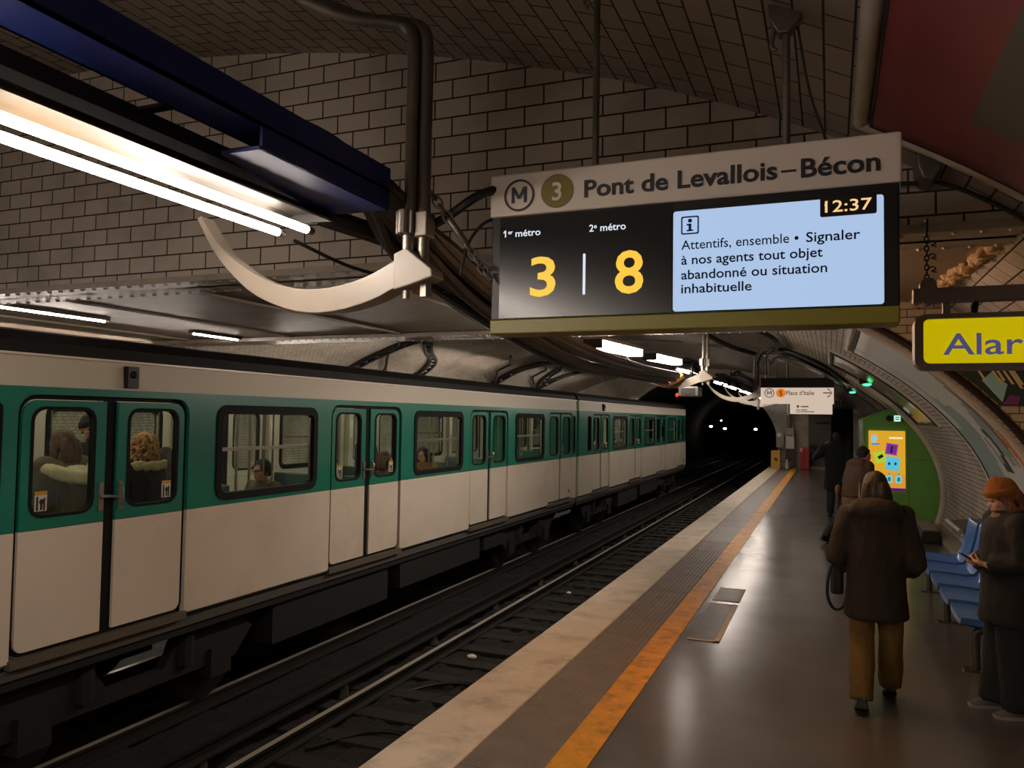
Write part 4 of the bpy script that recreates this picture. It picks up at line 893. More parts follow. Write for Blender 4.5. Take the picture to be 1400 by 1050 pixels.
# camera housing with a red signal
t = thing('monitor_box', 'grey boxed monitor hanging under the lamp strip, with a red light', 'monitor', (-2.22, 13.6, 2.4)); b = MB(); b.box(-2.40, -2.06, 13.5, 13.9, 2.40, 2.57); b.build('case', M_darkgal, t, bevel=.02); MB().box(-2.36, -2.12, 13.49, 13.5, 2.43, 2.54).build('glass', M_black, t); MB().ell((-2.42, 13.48, 2.42), .03, n=8, k=6).build('red_light', glow('signal_red', 'ff2030', 2.0), t, smooth=True); MB().tube([(-2.2, 13.7, 2.57), (-2.2, 13.7, 2.98)], .02, 8).build('hanger', M_bmet, t, smooth=True)
# cable ladders and pipes on the far vault above the train
def on(x, off=.06): z = VF.z(x); n_ = VF.nrm(x, z); return Vector((x, 0, z)) - n_ * off
def vcable(pts, r, lab, n=2):
    b = MB()
    for k in range(n):
        P = []
        for x, y in pts: q = on(x, .06 + .0 * k); P.append((q.x + .10 * k, y + .18 * k, q.z))
        b.tube(arc3(P, 6), r, 6)
    if n > 1:
        A_ = arc3([(on(x).x, y, on(x).z) for x, y in pts], 5)
        for a in A_[::2]: b.tube([a, a + Vector((.10, .18, 0))], r * .8, 5)
    q = on(pts[0][0]); tag(b.build('wall_cable', M_cable, smooth=True, loc=(q.x, pts[0][1], q.z)), lab, 'cable')
vcable([(-11.3, 16.7), (-10.7, 16.7), (-9.7, 16.65), (-8.9, 16.7)], .05, 'double black cable climbing the vault, first from the left above the train')
vcable([(-9.4, 17.3), (-9.9, 18.3), (-10.3, 19.3), (-10.8, 19.9), (-11.4, 20.2)], .05, 'double black cable bowing outwards above the train, second from the left')
vcable([(-11.3, 25.6), (-10.2, 25.2), (-9.4, 25.3), (-8.6, 25.6)], .06, 'double black cable climbing the vault behind the first stepped pipe')
vcable([(-8.8, 26.0), (-9.4, 27.6), (-10.2, 28.6), (-11.0, 29.8)], .05, 'black cable looping back down the vault below the cable bundle')
vcable([(-11.2, 30.0), (-10.0, 29.8), (-8.8, 29.9)], .05, 'farthest black cable on the vault above the end of the train')
for pts, lab in (([(-11.3, 18.3), (-11.0, 18.1), (-10.2, 16.9), (-9.75, 16.6), (-9.2, 15.8)], 'thin stepped pipe on the vault above the train, left of the bowed cable'), ([(-11.5, 26.3), (-11.14, 25.8), (-10.22, 23.9), (-9.68, 23.7), (-8.9, 21.8)], 'thin stepped pipe on the vault above the train, in the middle'), ([(-11.5, 30.6), (-11.2, 30.1), (-10.3, 27.4), (-9.6, 26.9), (-8.9, 24.9)], 'thin stepped pipe on the vault above the train, the far one')):
    b = MB(); P = []
    for (xa, ya), (xb, yb) in zip(pts, pts[1:]):
        for i in range(4): q = on(xa + (xb - xa) * i / 4, .09); P.append((q.x, ya + (yb - ya) * i / 4, q.z))
    b.tube(P, .04, 8); tag(b.build('wall_pipe', M_bmet, smooth=True, loc=P[0]), lab, 'pipe')
# cables curling on the vault right of the lamp strip
def rcable(pts, lab, r=.035):
    P = [(x, y, VF.z(x) - dz) for x, y, dz in pts]; tag(MB().tube(arc3(P, 6), r, 6).build('vault_cable', M_cable, smooth=True, loc=P[0]), lab, 'cable')
rcable([(-1.9, 12.6, .05), (-2.2, 13.2, .15), (-2.3, 14.2, .25), (-1.9, 16, .35), (-1.5, 17.5, .3)], 'black cable loop on the vault right above the blue tray', .05)
rcable([(-1.8, 12.4, .05), (-1.2, 13.3, .1), (-.9, 14.5, .1), (-1.0, 16.5, .12), (-1.3, 18.5, .2), (-1.5, 21.5, .5)], 'long black cable crossing the vault towards the arrow sign', .04)
rcable([(-1.35, 20.5, .25), (-1.1, 19.2, .08), (-.6, 18.6, .06), (.0, 19.2, .06), (.3, 21.5, .06), (.45, 25, .06)], 'black cable arching over the top of the arrow sign', .045)
rcable([(-1.55, 18.9, .4), (-1.35, 18.3, .12), (-.9, 17.2, .06), (-.2, 17, .06), (.35, 19, .06)], 'upper black cable arching above the arrow sign', .04)

# ------------------------------------------------------------------ seats
M_sblue = mat('seat_blue', '3a68ac', .3, coat=.3)
M_steel = mat('bench_steel', '5c564e', .35, .7)
t = thing('seat_beam', 'steel beam with three posts carrying the row of blue seats', 'seat frame', (1.25, 9, 0))
MB().box(1.2, 1.27, 7.0, 10.75, .33, .39).build('beam', M_steel, t, bevel=.006)
for y in (7.42, 9.1, 10.64): MB().tube(arc3([(1.09, y, .01), (1.09, y, .26), (1.11, y, .32), (1.23, y, .36)], 5), .035, 10).build('leg', M_steel, t, smooth=True); 
for y in (7.42, 9.1, 10.64): MB().box(1.0, 1.24, y - .06, y + .06, 0, .012).build('foot_plate', M_steel, t)
SL = ['blue plastic seat farthest along the row, with the whole backrest in view', 'blue plastic seat second from the far end of the row', 'blue plastic seat in the middle of the row', 'blue plastic seat second from the near end of the row', 'blue plastic seat at the near end of the row, beside the woman in the beanie']
seat0 = None
for y, l in zip((10.32, 9.6, 8.88, 8.16, 7.44), SL):
    if seat0 is None:
        seat0 = thing('seat', l, 'seat', (1.2, y, .45), 'blue seats of the platform row')
        sec = lambda dy, k: [Vector((1.2 + px, y + dy, .45 + pz + k)) for px, pz in ((-.25, -.035), (-.245, .005), (-.1, .0), (.08, -.015), (.16, .0), (.215, .07), (.27, .26), (.30, .42), (.32, .45), (.335, .44), (.31, .25), (.25, .02), (.18, -.05), (.05, -.06), (-.15, -.05))]
        MB().loft([sec(-.29, .02), sec(-.26, .0), sec(-.12, -.012), sec(.12, -.012), sec(.26, .0), sec(.29, .02)]).build('shell', M_sblue, seat0, smooth=True)
        MB().box(1.12, 1.3, y - .1, y + .1, .375, .396).build('mount', M_steel, seat0)
    else:
        o = copy_tree(seat0); o.location.y = y; o['label'] = l
t = thing('leaning_perch', 'sloping steel perch with a pale front rail beyond the blue seats', 'perch', (1.55, 11.5, .7))
b = MB(); b.obox((1.66, 11.5, .72), (.18, 0, .02), (0, .55, 0), (0, 0, .012)); b.build('plate', M_steel, t, bevel=.006); MB().tube([(1.46, 10.9, .70), (1.46, 12.1, .70)], .028, 10).build('front_rail', M_white, t, smooth=True)
for y in (11.0, 12.0): MB().tube([(1.66, y, 0.0), (1.66, y, .71)], .025, 8).build('post', M_steel, t, smooth=True)
t = thing('concrete_block', 'dark low concrete block at the foot of the pale tile band', 'block', (1.75, 15.5, 0)); b = MB(); b.prism([(1.38, 0), (1.44, .2), (1.70, .2), (1.70, 0)], lambda u, v, w: Vector((u, w, v)), 14.9, 16.7); b.build('body', mat('block_dark', '2a2420', .7), t, bevel=.02); MB().box(1.45, 1.69, 14.95, 16.65, .2, .212).build('cap', M_conc, t)
# ------------------------------------------------------------------ people
M_skin = mat('skin', 'b5846a', .5, var=.06); M_skin2 = mat('skin_pale', 'c79a80', .5, var=.06)
M_eye = mat('eye_dark', '1a1210', .3); M_lip = mat('lips', '8a4a40', .45)
def hair_mat(name, c0, c1):
    m = bpy.data.materials.new(name); m.use_nodes = True; N, L = m.node_tree.nodes, m.node_tree.links; b = N['Principled BSDF']
    tc = N.new('ShaderNodeTexCoord'); mp = N.new('ShaderNodeMapping'); mp.inputs['Scale'].default_value = (60, 60, 7); n = N.new('ShaderNodeTexNoise'); n.inputs['Scale'].default_value = 1.6; n.inputs['Detail'].default_value = 3
    L.new(tc.outputs['Object'], mp.inputs[0]); L.new(mp.outputs[0], n.inputs['Vector']); r = N.new('ShaderNodeValToRGB'); r.color_ramp.elements[0].color = lin(c0); r.color_ramp.elements[1].color = lin(c1); r.color_ramp.elements[0].position = .35; r.color_ramp.elements[1].position = .65
    L.new(n.outputs['Fac'], r.inputs['Fac']); L.new(r.outputs['Color'], b.inputs['Base Color']); b.inputs['Roughness'].default_value = .65
    bp = N.new('ShaderNodeBump'); bp.inputs['Strength'].default_value = .6; bp.inputs['Distance'].default_value = .01; L.new(n.outputs['Fac'], bp.inputs['Height']); L.new(bp.outputs['Normal'], b.inputs['Normal'])
    return m
def spot_mat(name, c0, c1):
    m = bpy.data.materials.new(name); m.use_nodes = True; N, L = m.node_tree.nodes, m.node_tree.links; b = N['Principled BSDF']
    tc = N.new('ShaderNodeTexCoord'); v = N.new('ShaderNodeTexVoronoi'); v.inputs['Scale'].default_value = 26; L.new(tc.outputs['Object'], v.inputs['Vector']); r = N.new('ShaderNodeValToRGB')
    r.color_ramp.elements[0].color = lin(c1); r.color_ramp.elements[1].color = lin(c0); r.color_ramp.elements[0].position = .25; r.color_ramp.elements[1].position = .4
    L.new(v.outputs['Distance'], r.inputs['Fac']); L.new(r.outputs['Color'], b.inputs['Base Color']); b.inputs['Roughness'].default_value = .8
    return m
class Body:
    def __init__(s, label, loc, rz, H=1.7, lean=(0, 0), hyaw=0, hpitch=0, J=None, sit=False):
        s.loc, s.H, s.k = Vector(loc), H, H / 1.7; s.lean = Vector((lean[0], lean[1], 0)); s.hyaw, s.hpitch = hyaw, hpitch
        s.T = Matrix.Translation(s.loc) @ Matrix.Rotation(rz, 4, 'Z'); s.root = thing('person', label, 'person', loc); s.sit = sit
        D = dict(hipL=(-.09, 0, .90), hipR=(.09, 0, .90), kneeL=(-.10, .02, .49), kneeR=(.10, .02, .49), ankL=(-.10, -.02, .09), ankR=(.10, -.02, .09),
                 shL=(-.175, 0, 1.385), shR=(.175, 0, 1.385), elL=(-.235, -.05, 1.10), elR=(.235, -.05, 1.10), wrL=(-.23, .06, .87), wrR=(.23, .06, .87), neck=(0, -.005, 1.44), head=(0, .025, 1.585), pel=(0, 0, .93))
        if sit: D.update(hipL=(-.09, 0, .56), hipR=(.09, 0, .56), kneeL=(-.11, .43, .55), kneeR=(.11, .43, .55), ankL=(-.11, .44, .09), ankR=(.11, .44, .09), shL=(-.175, 0, 1.045), shR=(.175, 0, 1.045), elL=(-.23, .04, .77), elR=(.23, .04, .77), wrL=(-.12, .26, .70), wrR=(.12, .26, .70), neck=(0, 0, 1.10), head=(0, .03, 1.245), pel=(0, 0, .60))
        low = ('hip', 'kne', 'ank', 'pel')
        s.J = {}
        for n, p in D.items():
            v = Vector(p)
            if n[:3] not in low: v += s.lean * (v.z - D['pel'][2])
            s.J[n] = v * s.k
        for n, p in (J or {}).items(): s.J[n] = Vector(p) * s.k
        s.HR = Matrix.Rotation(hyaw, 3, 'Z') @ Matrix.Rotation(hpitch, 3, 'X')
    def put(s, mb): mb.v = [s.T @ v for v in mb.v]; return mb
    def h(s, x, y, z): return s.J['head'] + (s.HR @ Vector((x, y, z))) * s.k
    def hell(s, mb, c, r, m=0, n=14, k=10): mb.ell(s.h(*c), r[0] * s.k, r[1] * s.k, r[2] * s.k, n=n, k=k, m=m, rot=s.HR); return mb
    def cen(s, z):                                    # torso axis at height z (unscaled)
        zp = s.J['pel'].z / s.k
        return s.lean * max(0, z - zp) * s.k
    def ring(s, z, rx, ry, dx=0, dy=0, n=20):
        c = s.cen(z); return [Vector((c.x + (dx + rx * math.cos(t)) * s.k, c.y + (dy + ry * math.sin(t)) * s.k, z * s.k)) for t in [2 * PI * i / n for i in range(n)]]
    def hand(s, mb, w, el, side, curl=.9, tgt=None, palm=None):
        d = ((tgt - w) if tgt else (w - el)).normalized(); pn = Vector(palm) if palm else Vector((-side, 0, 0)); pn = (pn - pn.dot(d) * d).normalized(); a = d.cross(pn).normalized()   # a runs across the palm
        k = s.k; c = w + d * .045 * k
        mb.loft([[w + d * t * k + a * (u * wd * k) + pn * (v * th * k) for u, v in ((-1, -1), (1, -1), (1, 1), (-1, 1))] for t, wd, th in ((-.01, .024, .018), (.03, .036, .015), (.085, .04, .012))])
        for i, (off, L) in enumerate(((-.030, .062), (-.010, .074), (.010, .070), (.029, .055))):
            p = w + d * .082 * k + a * off * k; pts = [p]; ang = .15 + .08 * i
            for f in (.45, .32, .23):
                ang += curl * (.55 if f == .45 else .75); p = p + (d * math.cos(ang) + pn * math.sin(ang)) * (L * f * k * 1.05); pts.append(p)
            mb.tube(pts, [.0095 * k, .009 * k, .008 * k, .0065 * k], 7)
        p = w + d * .03 * k - a * .034 * k * 1; q = [p, p + (-a * .55 + d * .6 + pn * .5) * .034 * k, p + (-a * .45 + d * .95 + pn * .85) * .060 * k]; mb.tube(q, [.012 * k, .010 * k, .0075 * k], 7)
    def body(s, skin, vox=.013, hands=True, curl=.9, tgt=(None, None), face=True, palm=(None, None)):
        J, k = s.J, s.k; b = MB(); zp = J['pel'].z / k
        b.loft([s.ring(zp - .10, .10, .08), s.ring(zp, .15, .10), s.ring(zp + .12, .135, .095), s.ring(zp + .30, .155, .105), s.ring(zp + .43, .15, .09), s.ring(zp + .49, .08, .065)])
        nk = J['neck']; b.tube([nk - Vector((0, 0, .06 * k)), nk + Vector((0, .008, .03)) * k, s.h(0, -.015, -.07)], [.062 * k, .054 * k, .054 * k], 12)
        for q in 'LR':
            b.tube([J['sh' + q], J['el' + q], J['wr' + q]], [.05 * k, .040 * k, .026 * k], 10); b.tube([J['hip' + q], J['knee' + q], J['ank' + q]], [.085 * k, .055 * k, .036 * k], 10); b.ell(J['sh' + q], .058 * k)
            sd = -1 if q == 'L' else 1
            if hands: s.hand(b, J['wr' + q], J['el' + q], sd, curl, tgt[0 if q == 'L' else 1], palm[0 if q == 'L' else 1])
        s.hell(b, (0, -.01, .02), (.076, .096, .098)); s.hell(b, (0, .035, -.045), (.060, .062, .075)); s.hell(b, (0, .075, -.095), (.026, .022, .020)); s.hell(b, (0, .030, -.085), (.046, .045, .035))
        if face:
            b.loft([[s.h(x, y, z) for x, y, z in ((-.007, .082, .012), (.007, .082, .012), (.006, .092, .014), (-.006, .092, .014))], [s.h(x, y, z) for x, y, z in ((-.014, .088, -.034), (.014, .088, -.034), (.010, .116, -.030), (-.010, .116, -.030))]])
            s.hell(b, (0, .083, .022), (.048, .016, .010)); s.hell(b, (0, .092, -.062), (.024, .011, .009)); s.hell(b, (0, .090, -.074), (.020, .011, .008))
            for q in (-1, 1): s.hell(b, (q * .038, .070, -.03), (.022, .018, .022)); s.hell(b, (q * .077, -.008, -.02), (.012, .020, .032))
        o = s.put(b).build('body', skin, s.root, remesh=vox, smit=2)
        if face:
            for q in (-1, 1):
                e = MB(); s.hell(e, (q * .031, .082, .000), (.013, .008, .0065), n=8, k=6); s.put(e).build('eye', M_eye, s.root, smooth=True)
            e = MB(); s.hell(e, (0, .101, -.068), (.019, .005, .006), n=8, k=6); s.put(e).build('lips', M_lip, s.root, smooth=True)
        return o
    def legs(s, m, r=(.105, .082, .072), vox=.014, wr=.006):
        J, k = s.J, s.k; b = MB(); zp = J['pel'].z / k
        if not s.sit: b.loft([s.ring(zp - .10, .14, .10), s.ring(zp - .02, .165, .12), s.ring(zp + .10, .15, .11)])
        else: b.loft([s.ring(zp - .12, .16, .14), s.ring(zp + .08, .15, .115)])
        for q in 'LR':
            a, kn, an = J['hip' + q], J['knee' + q], J['ank' + q]; m1 = (a + kn) / 2; m2 = (kn * .5 + an * .5) + Vector((0, -.012, 0))
            b.tube([a + Vector((0, 0, .03)), m1, kn, m2, an - Vector((0, 0, .03 * k))], [r[0] * k, (r[0] + r[1]) / 2 * k, r[1] * k, (r[1] * .5 + r[2] * .5 + .004) * k, r[2] * k], 14)
        return s.put(b).build('trousers', m, s.root, remesh=vox, smit=3, wrinkle=wr, wscale=9)
    def shoes(s, m, sole, pitch=(0, 0), yaw=(0, 0)):
        for i, q in enumerate('LR'):
            an = s.J['ank' + q]; R = Matrix.Rotation(yaw[i], 3, 'Z') @ Matrix.Rotation(pitch[i], 3, 'X'); k = s.k
            P = lambda x, y, z: an + R @ Vector((x * k, y * k, (z - .09) * k))
            b = MB(); rings = []
            for y, w, h in ((-.075, .026, .075), (-.05, .037, .095), (.0, .038, .105), (.06, .043, .085), (.12, .046, .062), (.16, .038, .048), (.18, .02, .035)):
                rings.append([P(w * math.cos(t), y, .018 + (h - .018) * max(0, math.sin(t)) - .006 * (math.sin(t) < 0)) for t in [2 * PI * j / 12 for j in range(12)]])
            b.loft(rings); sh = s.put(b).build('shoe', m, s.root, smooth=True)
            b = MB(); b.loft([[P(x, y, z) for x, y in ((-.035, -.08), (.035, -.08), (.046, .03), (.049, .11), (.03, .185), (-.03, .185), (-.049, .11), (-.046, .03))] for z in (0.0, .022)]); s.put(b).build('sole', sole, sh)
    def coat(s, m, hem=.62, w=(.20, .145), chest=(.205, .15), flare=1.1, sleeve=(.078, .068, .056), vox=.014, wr=.007, hood=None, collar=None, cuff=.02, name='coat', puff=0):
        J, k = s.J, s.k; b = MB(); zp = J['pel'].z / k; T0 = zp
        st = [(hem, w[0] * flare, w[1] * flare), (hem + .03, w[0] * flare * 1.01, w[1] * flare * 1.01), ((hem + T0) / 2, w[0] * (1 + flare) / 2, w[1] * (1 + flare) / 2), (T0 + .05, w[0], w[1]), (T0 + .22, (w[0] + chest[0]) / 2, (w[1] + chest[1]) / 2), (T0 + .36, chest[0], chest[1]), (T0 + .445, chest[0] * .93, chest[1] * .88), (T0 + .49, chest[0] * .7, chest[1] * .72), (T0 + .53, .085, .085)]
        if s.sit: st[0:3] = [(hem, w[0], w[1]), (hem + .03, w[0], w[1]), (hem + .06, w[0], w[1])]
        st = [st[0]] + [q for a, q in zip(st, st[1:]) if q[0] > a[0] + .004]
        b.loft([s.ring(*q) for q in st])
        for q in 'LR':
            a, e, wv = J['sh' + q], J['el' + q], J['wr' + q]; b.ell(a, sleeve[0] * 1.05 * k); e1 = (e - wv).normalized() * cuff * k
            b.tube([a, (a + e) / 2, e, (e + wv) / 2, wv + e1], [sleeve[0] * k, (sleeve[0] + sleeve[1]) / 2 * k, sleeve[1] * k, (sleeve[1] + sleeve[2]) / 2 * k, sleeve[2] * k], 14)
            if puff:
                for t in (.2, .45, .7): b.ell(a.lerp(e, t), (sleeve[0] + puff) * k, (sleeve[0] + puff) * k, .05 * k)
        if puff:
            for z in [hem + .06 + .11 * i for i in range(7)]:
                if z < T0 + .4: b.loft([s.ring(z - .045, w[0] * .95, w[1] * .95), s.ring(z, w[0] * 1.08 + puff, w[1] * 1.08 + puff), s.ring(z + .045, w[0] * .95, w[1] * .95)])
        if hood:
            nz = J['neck'].z / k; c = s.cen(nz)
            b.ell(Vector((c.x, c.y - .085 * k, (nz - .01) * k)), hood * .155 * k, hood * .085 * k, hood * .085 * k); b.ell(Vector((c.x, c.y - .10 * k, (nz - .10) * k)), hood * .13 * k, hood * .06 * k, hood * .10 * k)
            for q in (-1, 1): b.ell(Vector((c.x + q * .10 * k, c.y - .02 * k, (nz + .0) * k)), .05 * k, .09 * k, .055 * k)
        if collar:
            nz = J['neck'].z / k; b.loft([s.ring(nz - .06, .12, .11), s.ring(nz + .0, .095, .095), s.ring(nz + collar, .098, .098)])
        return s.put(b).build(name, m, s.root, remesh=vox, smit=3, wrinkle=wr, wscale=8)
    def hair(s, m, kind='short', vox=.012):
        b = MB(); k = s.k
        s.hell(b, (0, -.020, .032), (.088, .100, .100))
        for q in (-1, 1): s.hell(b, (q * .062, -.02, .0), (.030, .060, .06))
        s.hell(b, (0, -.07, -.02), (.07, .045, .07))
        if kind in ('bob', 'long', 'wavy'):
            L = dict(bob=.14, long=.22, wavy=.20)[kind]
            for q in (-1, 1): b.tube([s.h(q * .066, .01, .03), s.h(q * .083, -.005, -.05), s.h(q * .088, -.01, -.05 - L * .55), s.h(q * .078, -.01, -.05 - L)], [.03 * k, .034 * k, .036 * k, .018 * k], 8)
            for x in (-.05, 0, .05): b.tube([s.h(x, -.08, .03), s.h(x * 1.1, -.105, -.06), s.h(x * 1.15, -.10, -.05 - L * .6), s.h(x * 1.1, -.09, -.05 - L)], [.04 * k, .042 * k, .042 * k, .02 * k], 8)
        if kind == 'curly':
            rn = random.Random(11)
            for i in range(230):
                t = rn.uniform(-PI * .5, PI * 1.5); z = rn.uniform(-.20, .11); r = .118 if z < 0 else .118 * math.sqrt(max(.02, 1 - (z / .135) ** 2))
                x, y = math.cos(t) * r, -.03 + math.sin(t) * r
                if y > .05 and -.1 < z < .05 and abs(x) < .06: continue
                p = s.h(x, y, z); d = rn.uniform(0, 6)
                b.tube([p + Vector((.012 * math.cos(d + j * 1.3), .012 * math.sin(d + j * 1.3), -.013 * j)) * k for j in range(6)], .010 * k, 5)
        return s.put(b).build('hair', m, s.root, remesh=vox, smit=0 if kind == 'curly' else 2, wrinkle=.004 if kind != 'curly' else .0, wscale=26)
    def beanie(s, m, cuff=True, tilt=0, vox=.009):
        b = MB(); k = s.k; zs = ((.025, .092, .108), (.05, .095, .112), (.085, .090, .104), (.115, .072, .082), (.138, .042, .048), (.146, .012, .014))
        b.loft([[s.h(rx * math.cos(t), -.018 - z * .15 + ry * math.sin(t), z + (.016 if math.sin(t) > 0 else -.012) * abs(math.sin(t))) for t in [2 * PI * j / 24 for j in range(24)]] for z, rx, ry in zs])
        if cuff: b.loft([[s.h(rx * math.cos(t), -.02 + ry * math.sin(t), z + (.016 if math.sin(t) > 0 else -.02) * abs(math.sin(t))) for t in [2 * PI * j / 24 for j in range(24)]] for z, rx, ry in ((.005, .094, .112), (.012, .102, .119), (.055, .104, .120), (.064, .097, .113))])
        return s.put(b).build('beanie', m, s.root, remesh=vox, smit=2, wrinkle=.003, wscale=30)
def cloth(name, c, r=.85, v=.15): return mat(name, c, r, var=v, vscale=14, bump=.25, bscale=160)
M_hbrown = hair_mat('hair_brown', '100a06', '281b12'); M_hdark = hair_mat('hair_dark', '0c0908', '2a2220'); M_hauburn = hair_mat('hair_auburn', '3a1e10', '8a5430'); M_hblond = hair_mat('hair_blond', '6a4420', 'c09050'); M_hash = hair_mat('hair_ash', '2e1d10', '6b4a30')
M_bshoe = mat('shoe_black', '14110f', .5); M_sole = mat('sole_dark', '1c1a18', .7)

# woman walking away in the long brown coat
A = Body('woman walking away in long brown hooded coat and mustard trousers', (.30, 6.2, 0), 0, H=1.64, hyaw=-.1, hpitch=-.12,
         J=dict(hipL=(-.09, .015, .90), hipR=(.09, .02, .90), kneeL=(-.10, .0, .50), kneeR=(.10, .10, .50), ankL=(-.105, -.16, .115), ankR=(.10, .22, .14), elL=(-.265, -.03, 1.06), elR=(.265, -.03, 1.05), wrL=(-.21, .20, .98), wrR=(.21, .18, .98)))
A.body(M_skin, face=False); A.legs(cloth('mustard_corduroy', '6a4e1e'), r=(.10, .085, .082), wr=.009)
A.shoes(M_bshoe, M_sole, pitch=(-.35, -.45)); A.coat(cloth('coat_brown', '271c11'), hem=.64, w=(.205, .165), chest=(.215, .16), flare=1.06, sleeve=(.088, .082, .07), hood=1.25, wr=.013)
A.hair(M_hbrown, 'bob')
b = MB()
for i in range(7): b.tube(arc3([A.h(-.086 - .003 * i, .02 - .012 * i, .03), A.h(-.105, .01 - .014 * i, -.05), A.h(-.108 + .002 * i, -.0 - .016 * i, -.12), A.h(-.10, .0 - .016 * i, -.165)], 3), .006, 5)
A.put(b).build('hair_lock', M_hblond, A.root, smooth=True)
b = MB(); b.loft([A.ring(1.405, .155, .115, 0, -.05), A.ring(1.425, .150, .11, 0, -.05)]); A.put(b).build('hood_trim', cloth('hood_lining', '7a6248'), A.root, smooth=True)
bg = thing('shoulder_bag', 'black bag on a looped strap hanging beside the long brown coat', 'bag', (.03, 6.32, .62))
b = MB(); b.tube(arc3([(.02, 6.22, 1.0), (-.015, 6.20, .88), (-.02, 6.20, .74), (.02, 6.21, .655), (.075, 6.22, .66), (.10, 6.23, .72)], 5), .011, 8, flat=.5); b.build('strap', M_black, bg, smooth=True)
b = MB(); b.box(.0, .09, 6.38, 6.56, .72, .98); b.build('pouch', mat('bag_leather', '15110f', .5), bg, bevel=.02)

# man in the dark beanie turning to the lit screen
B = Body('person in dark beanie and brown jacket looking at the lit orange screen', (.36, 14.2, 0), -.75, H=1.58, lean=(.05, .30), hyaw=-.75, hpitch=.1,
         J=dict(kneeL=(-.16, -.12, .48), ankL=(-.24, -.44, .13), kneeR=(.10, .26, .52), ankR=(.10, .24, .09), elL=(-.26, .10, 1.08), wrL=(-.2, .36, 1.02), elR=(.26, .12, 1.08), wrR=(.2, .36, 1.02)))
B.body(M_skin, vox=.012); B.legs(cloth('trouser_black', '151412')); B.shoes(M_bshoe, M_sole, pitch=(-.3, 0))
B.coat(spot_mat('leopard_cloth', '6e5334', '1e150d'), hem=.30, w=(.22, .17), chest=(.19, .14), flare=1.15, name='long_coat', wr=.008)
B.coat(cloth('jacket_brown', '4a3220'), hem=.84, w=(.235, .185), chest=(.235, .18), flare=1.02, sleeve=(.095, .085, .075), hood=1.2, name='jacket', wr=.01)
b = MB(); b.ell((-.19, -.15, .88), .035, .06, .085); B.put(b).build('flap', cloth('flap_tan', '9a6a3c'), B.root, smooth=True); B.beanie(cloth('beanie_black', '15130f'))
B.hair(M_hdark, 'short')

# person in dark coat, one arm raised to the ear
Cc = Body('person in dark navy coat with left arm raised to the ear by the passage', (.12, 18.2, 0), 0, H=1.77, hyaw=.2,
          J=dict(elL=(-.44, -.02, 1.13), wrL=(-.20, .02, 1.47), ankL=(-.12, -.10, .10), kneeL=(-.11, 0, .5), ankR=(.10, .15, .09), kneeR=(.10, .1, .5)))
Cc.body(M_skin, face=False, curl=.7, tgt=(Vector((-.10, .03, 1.68)), None), palm=((1, 0, 0), None)); Cc.legs(cloth('jeans_dark', '2a2c30')); Cc.shoes(M_bshoe, M_sole)
Cc.coat(cloth('coat_navy', '15181d'), hem=.55, w=(.225, .165), chest=(.24, .17), sleeve=(.095, .085, .07), hood=1.1, wr=.01); Cc.hair(M_hdark, 'short')
ph = thing('phone', 'small dark phone held to the ear of the person in the navy coat', 'phone', (-.1, 18.22, 1.66)); b = MB(); b.obox(Cc.T @ Cc.h(-.103, .0, -.01), (.005, 0, 0), (0, .02, .03), (0, -.03, .06)); b.build('body', M_black, ph, bevel=.003); b = MB(); b.obox(Cc.T @ Cc.h(-.097, .0, -.01), (.001, 0, 0), (0, .018, .027), (0, -.028, .055)); b.build('screen', M_scr, ph)

# woman in the orange beanie reading a phone
D = Body('woman in orange brown beanie and black coat looking down at a phone', (1.16, 6.45, 0), PI / 2 + .25, H=1.60, lean=(0, .02), hyaw=.05, hpitch=-.42,
         J=dict(elL=(-.235, .02, 1.12), elR=(.235, .03, 1.12), wrL=(-.095, .20, 1.09), wrR=(.09, .19, 1.07), ankL=(-.11, -.02, .09), ankR=(.11, .06, .09), head=(0, .055, 1.585)))
D.body(M_skin2, vox=.0075, curl=.95, tgt=(Vector((-.0, .30, 1.12)) * D.k, Vector((.0, .30, 1.10)) * D.k), palm=((.3, -.2, .9), (-.3, -.2, .9)))
D.legs(cloth('trousers_wide_black', '0c0c0d'), r=(.125, .12, .125), wr=.008); D.shoes(mat('shoe_grey', '5c564e', .7), mat('sole_pale', '8a847a', .7)); D.coat(cloth('coat_black', '0b0a09', .85), hem=.66, w=(.225, .185), chest=(.225, .175), flare=1.08, sleeve=(.095, .088, .07), collar=.05, wr=.010, hood=1.0)
D.hair(M_hauburn, 'wavy'); D.beanie(cloth('beanie_orange', '85501f', .9))
b = MB(); b.loft([D.ring(1.36, .10, .08, 0, .05), D.ring(1.44, .085, .08, 0, .03), D.ring(1.47, .075, .07, 0, .03)]); D.put(b).build('scarf', cloth('scarf_grey', '6a5e52'), D.root, smooth=True)
ph = thing('phone', 'dark phone held in both hands of the woman in the beanie', 'phone', (.93, 6.4, 1.05)); c = D.T @ (Vector((0, .285, 1.125)) * D.k); dx, dy = D.T.to_3x3() @ Vector((1, 0, 0)), D.T.to_3x3() @ Vector((0, .87, .5)); b = MB(); b.obox(c, dx * .036, dy * .072, dx.cross(dy) * .0045); b.build('body', M_black, ph, bevel=.003); b = MB(); b.obox(c + dx.cross(dy) * .005, dx * .033, dy * .067, dx.cross(dy) * .0006); b.build('screen', M_scr, ph)

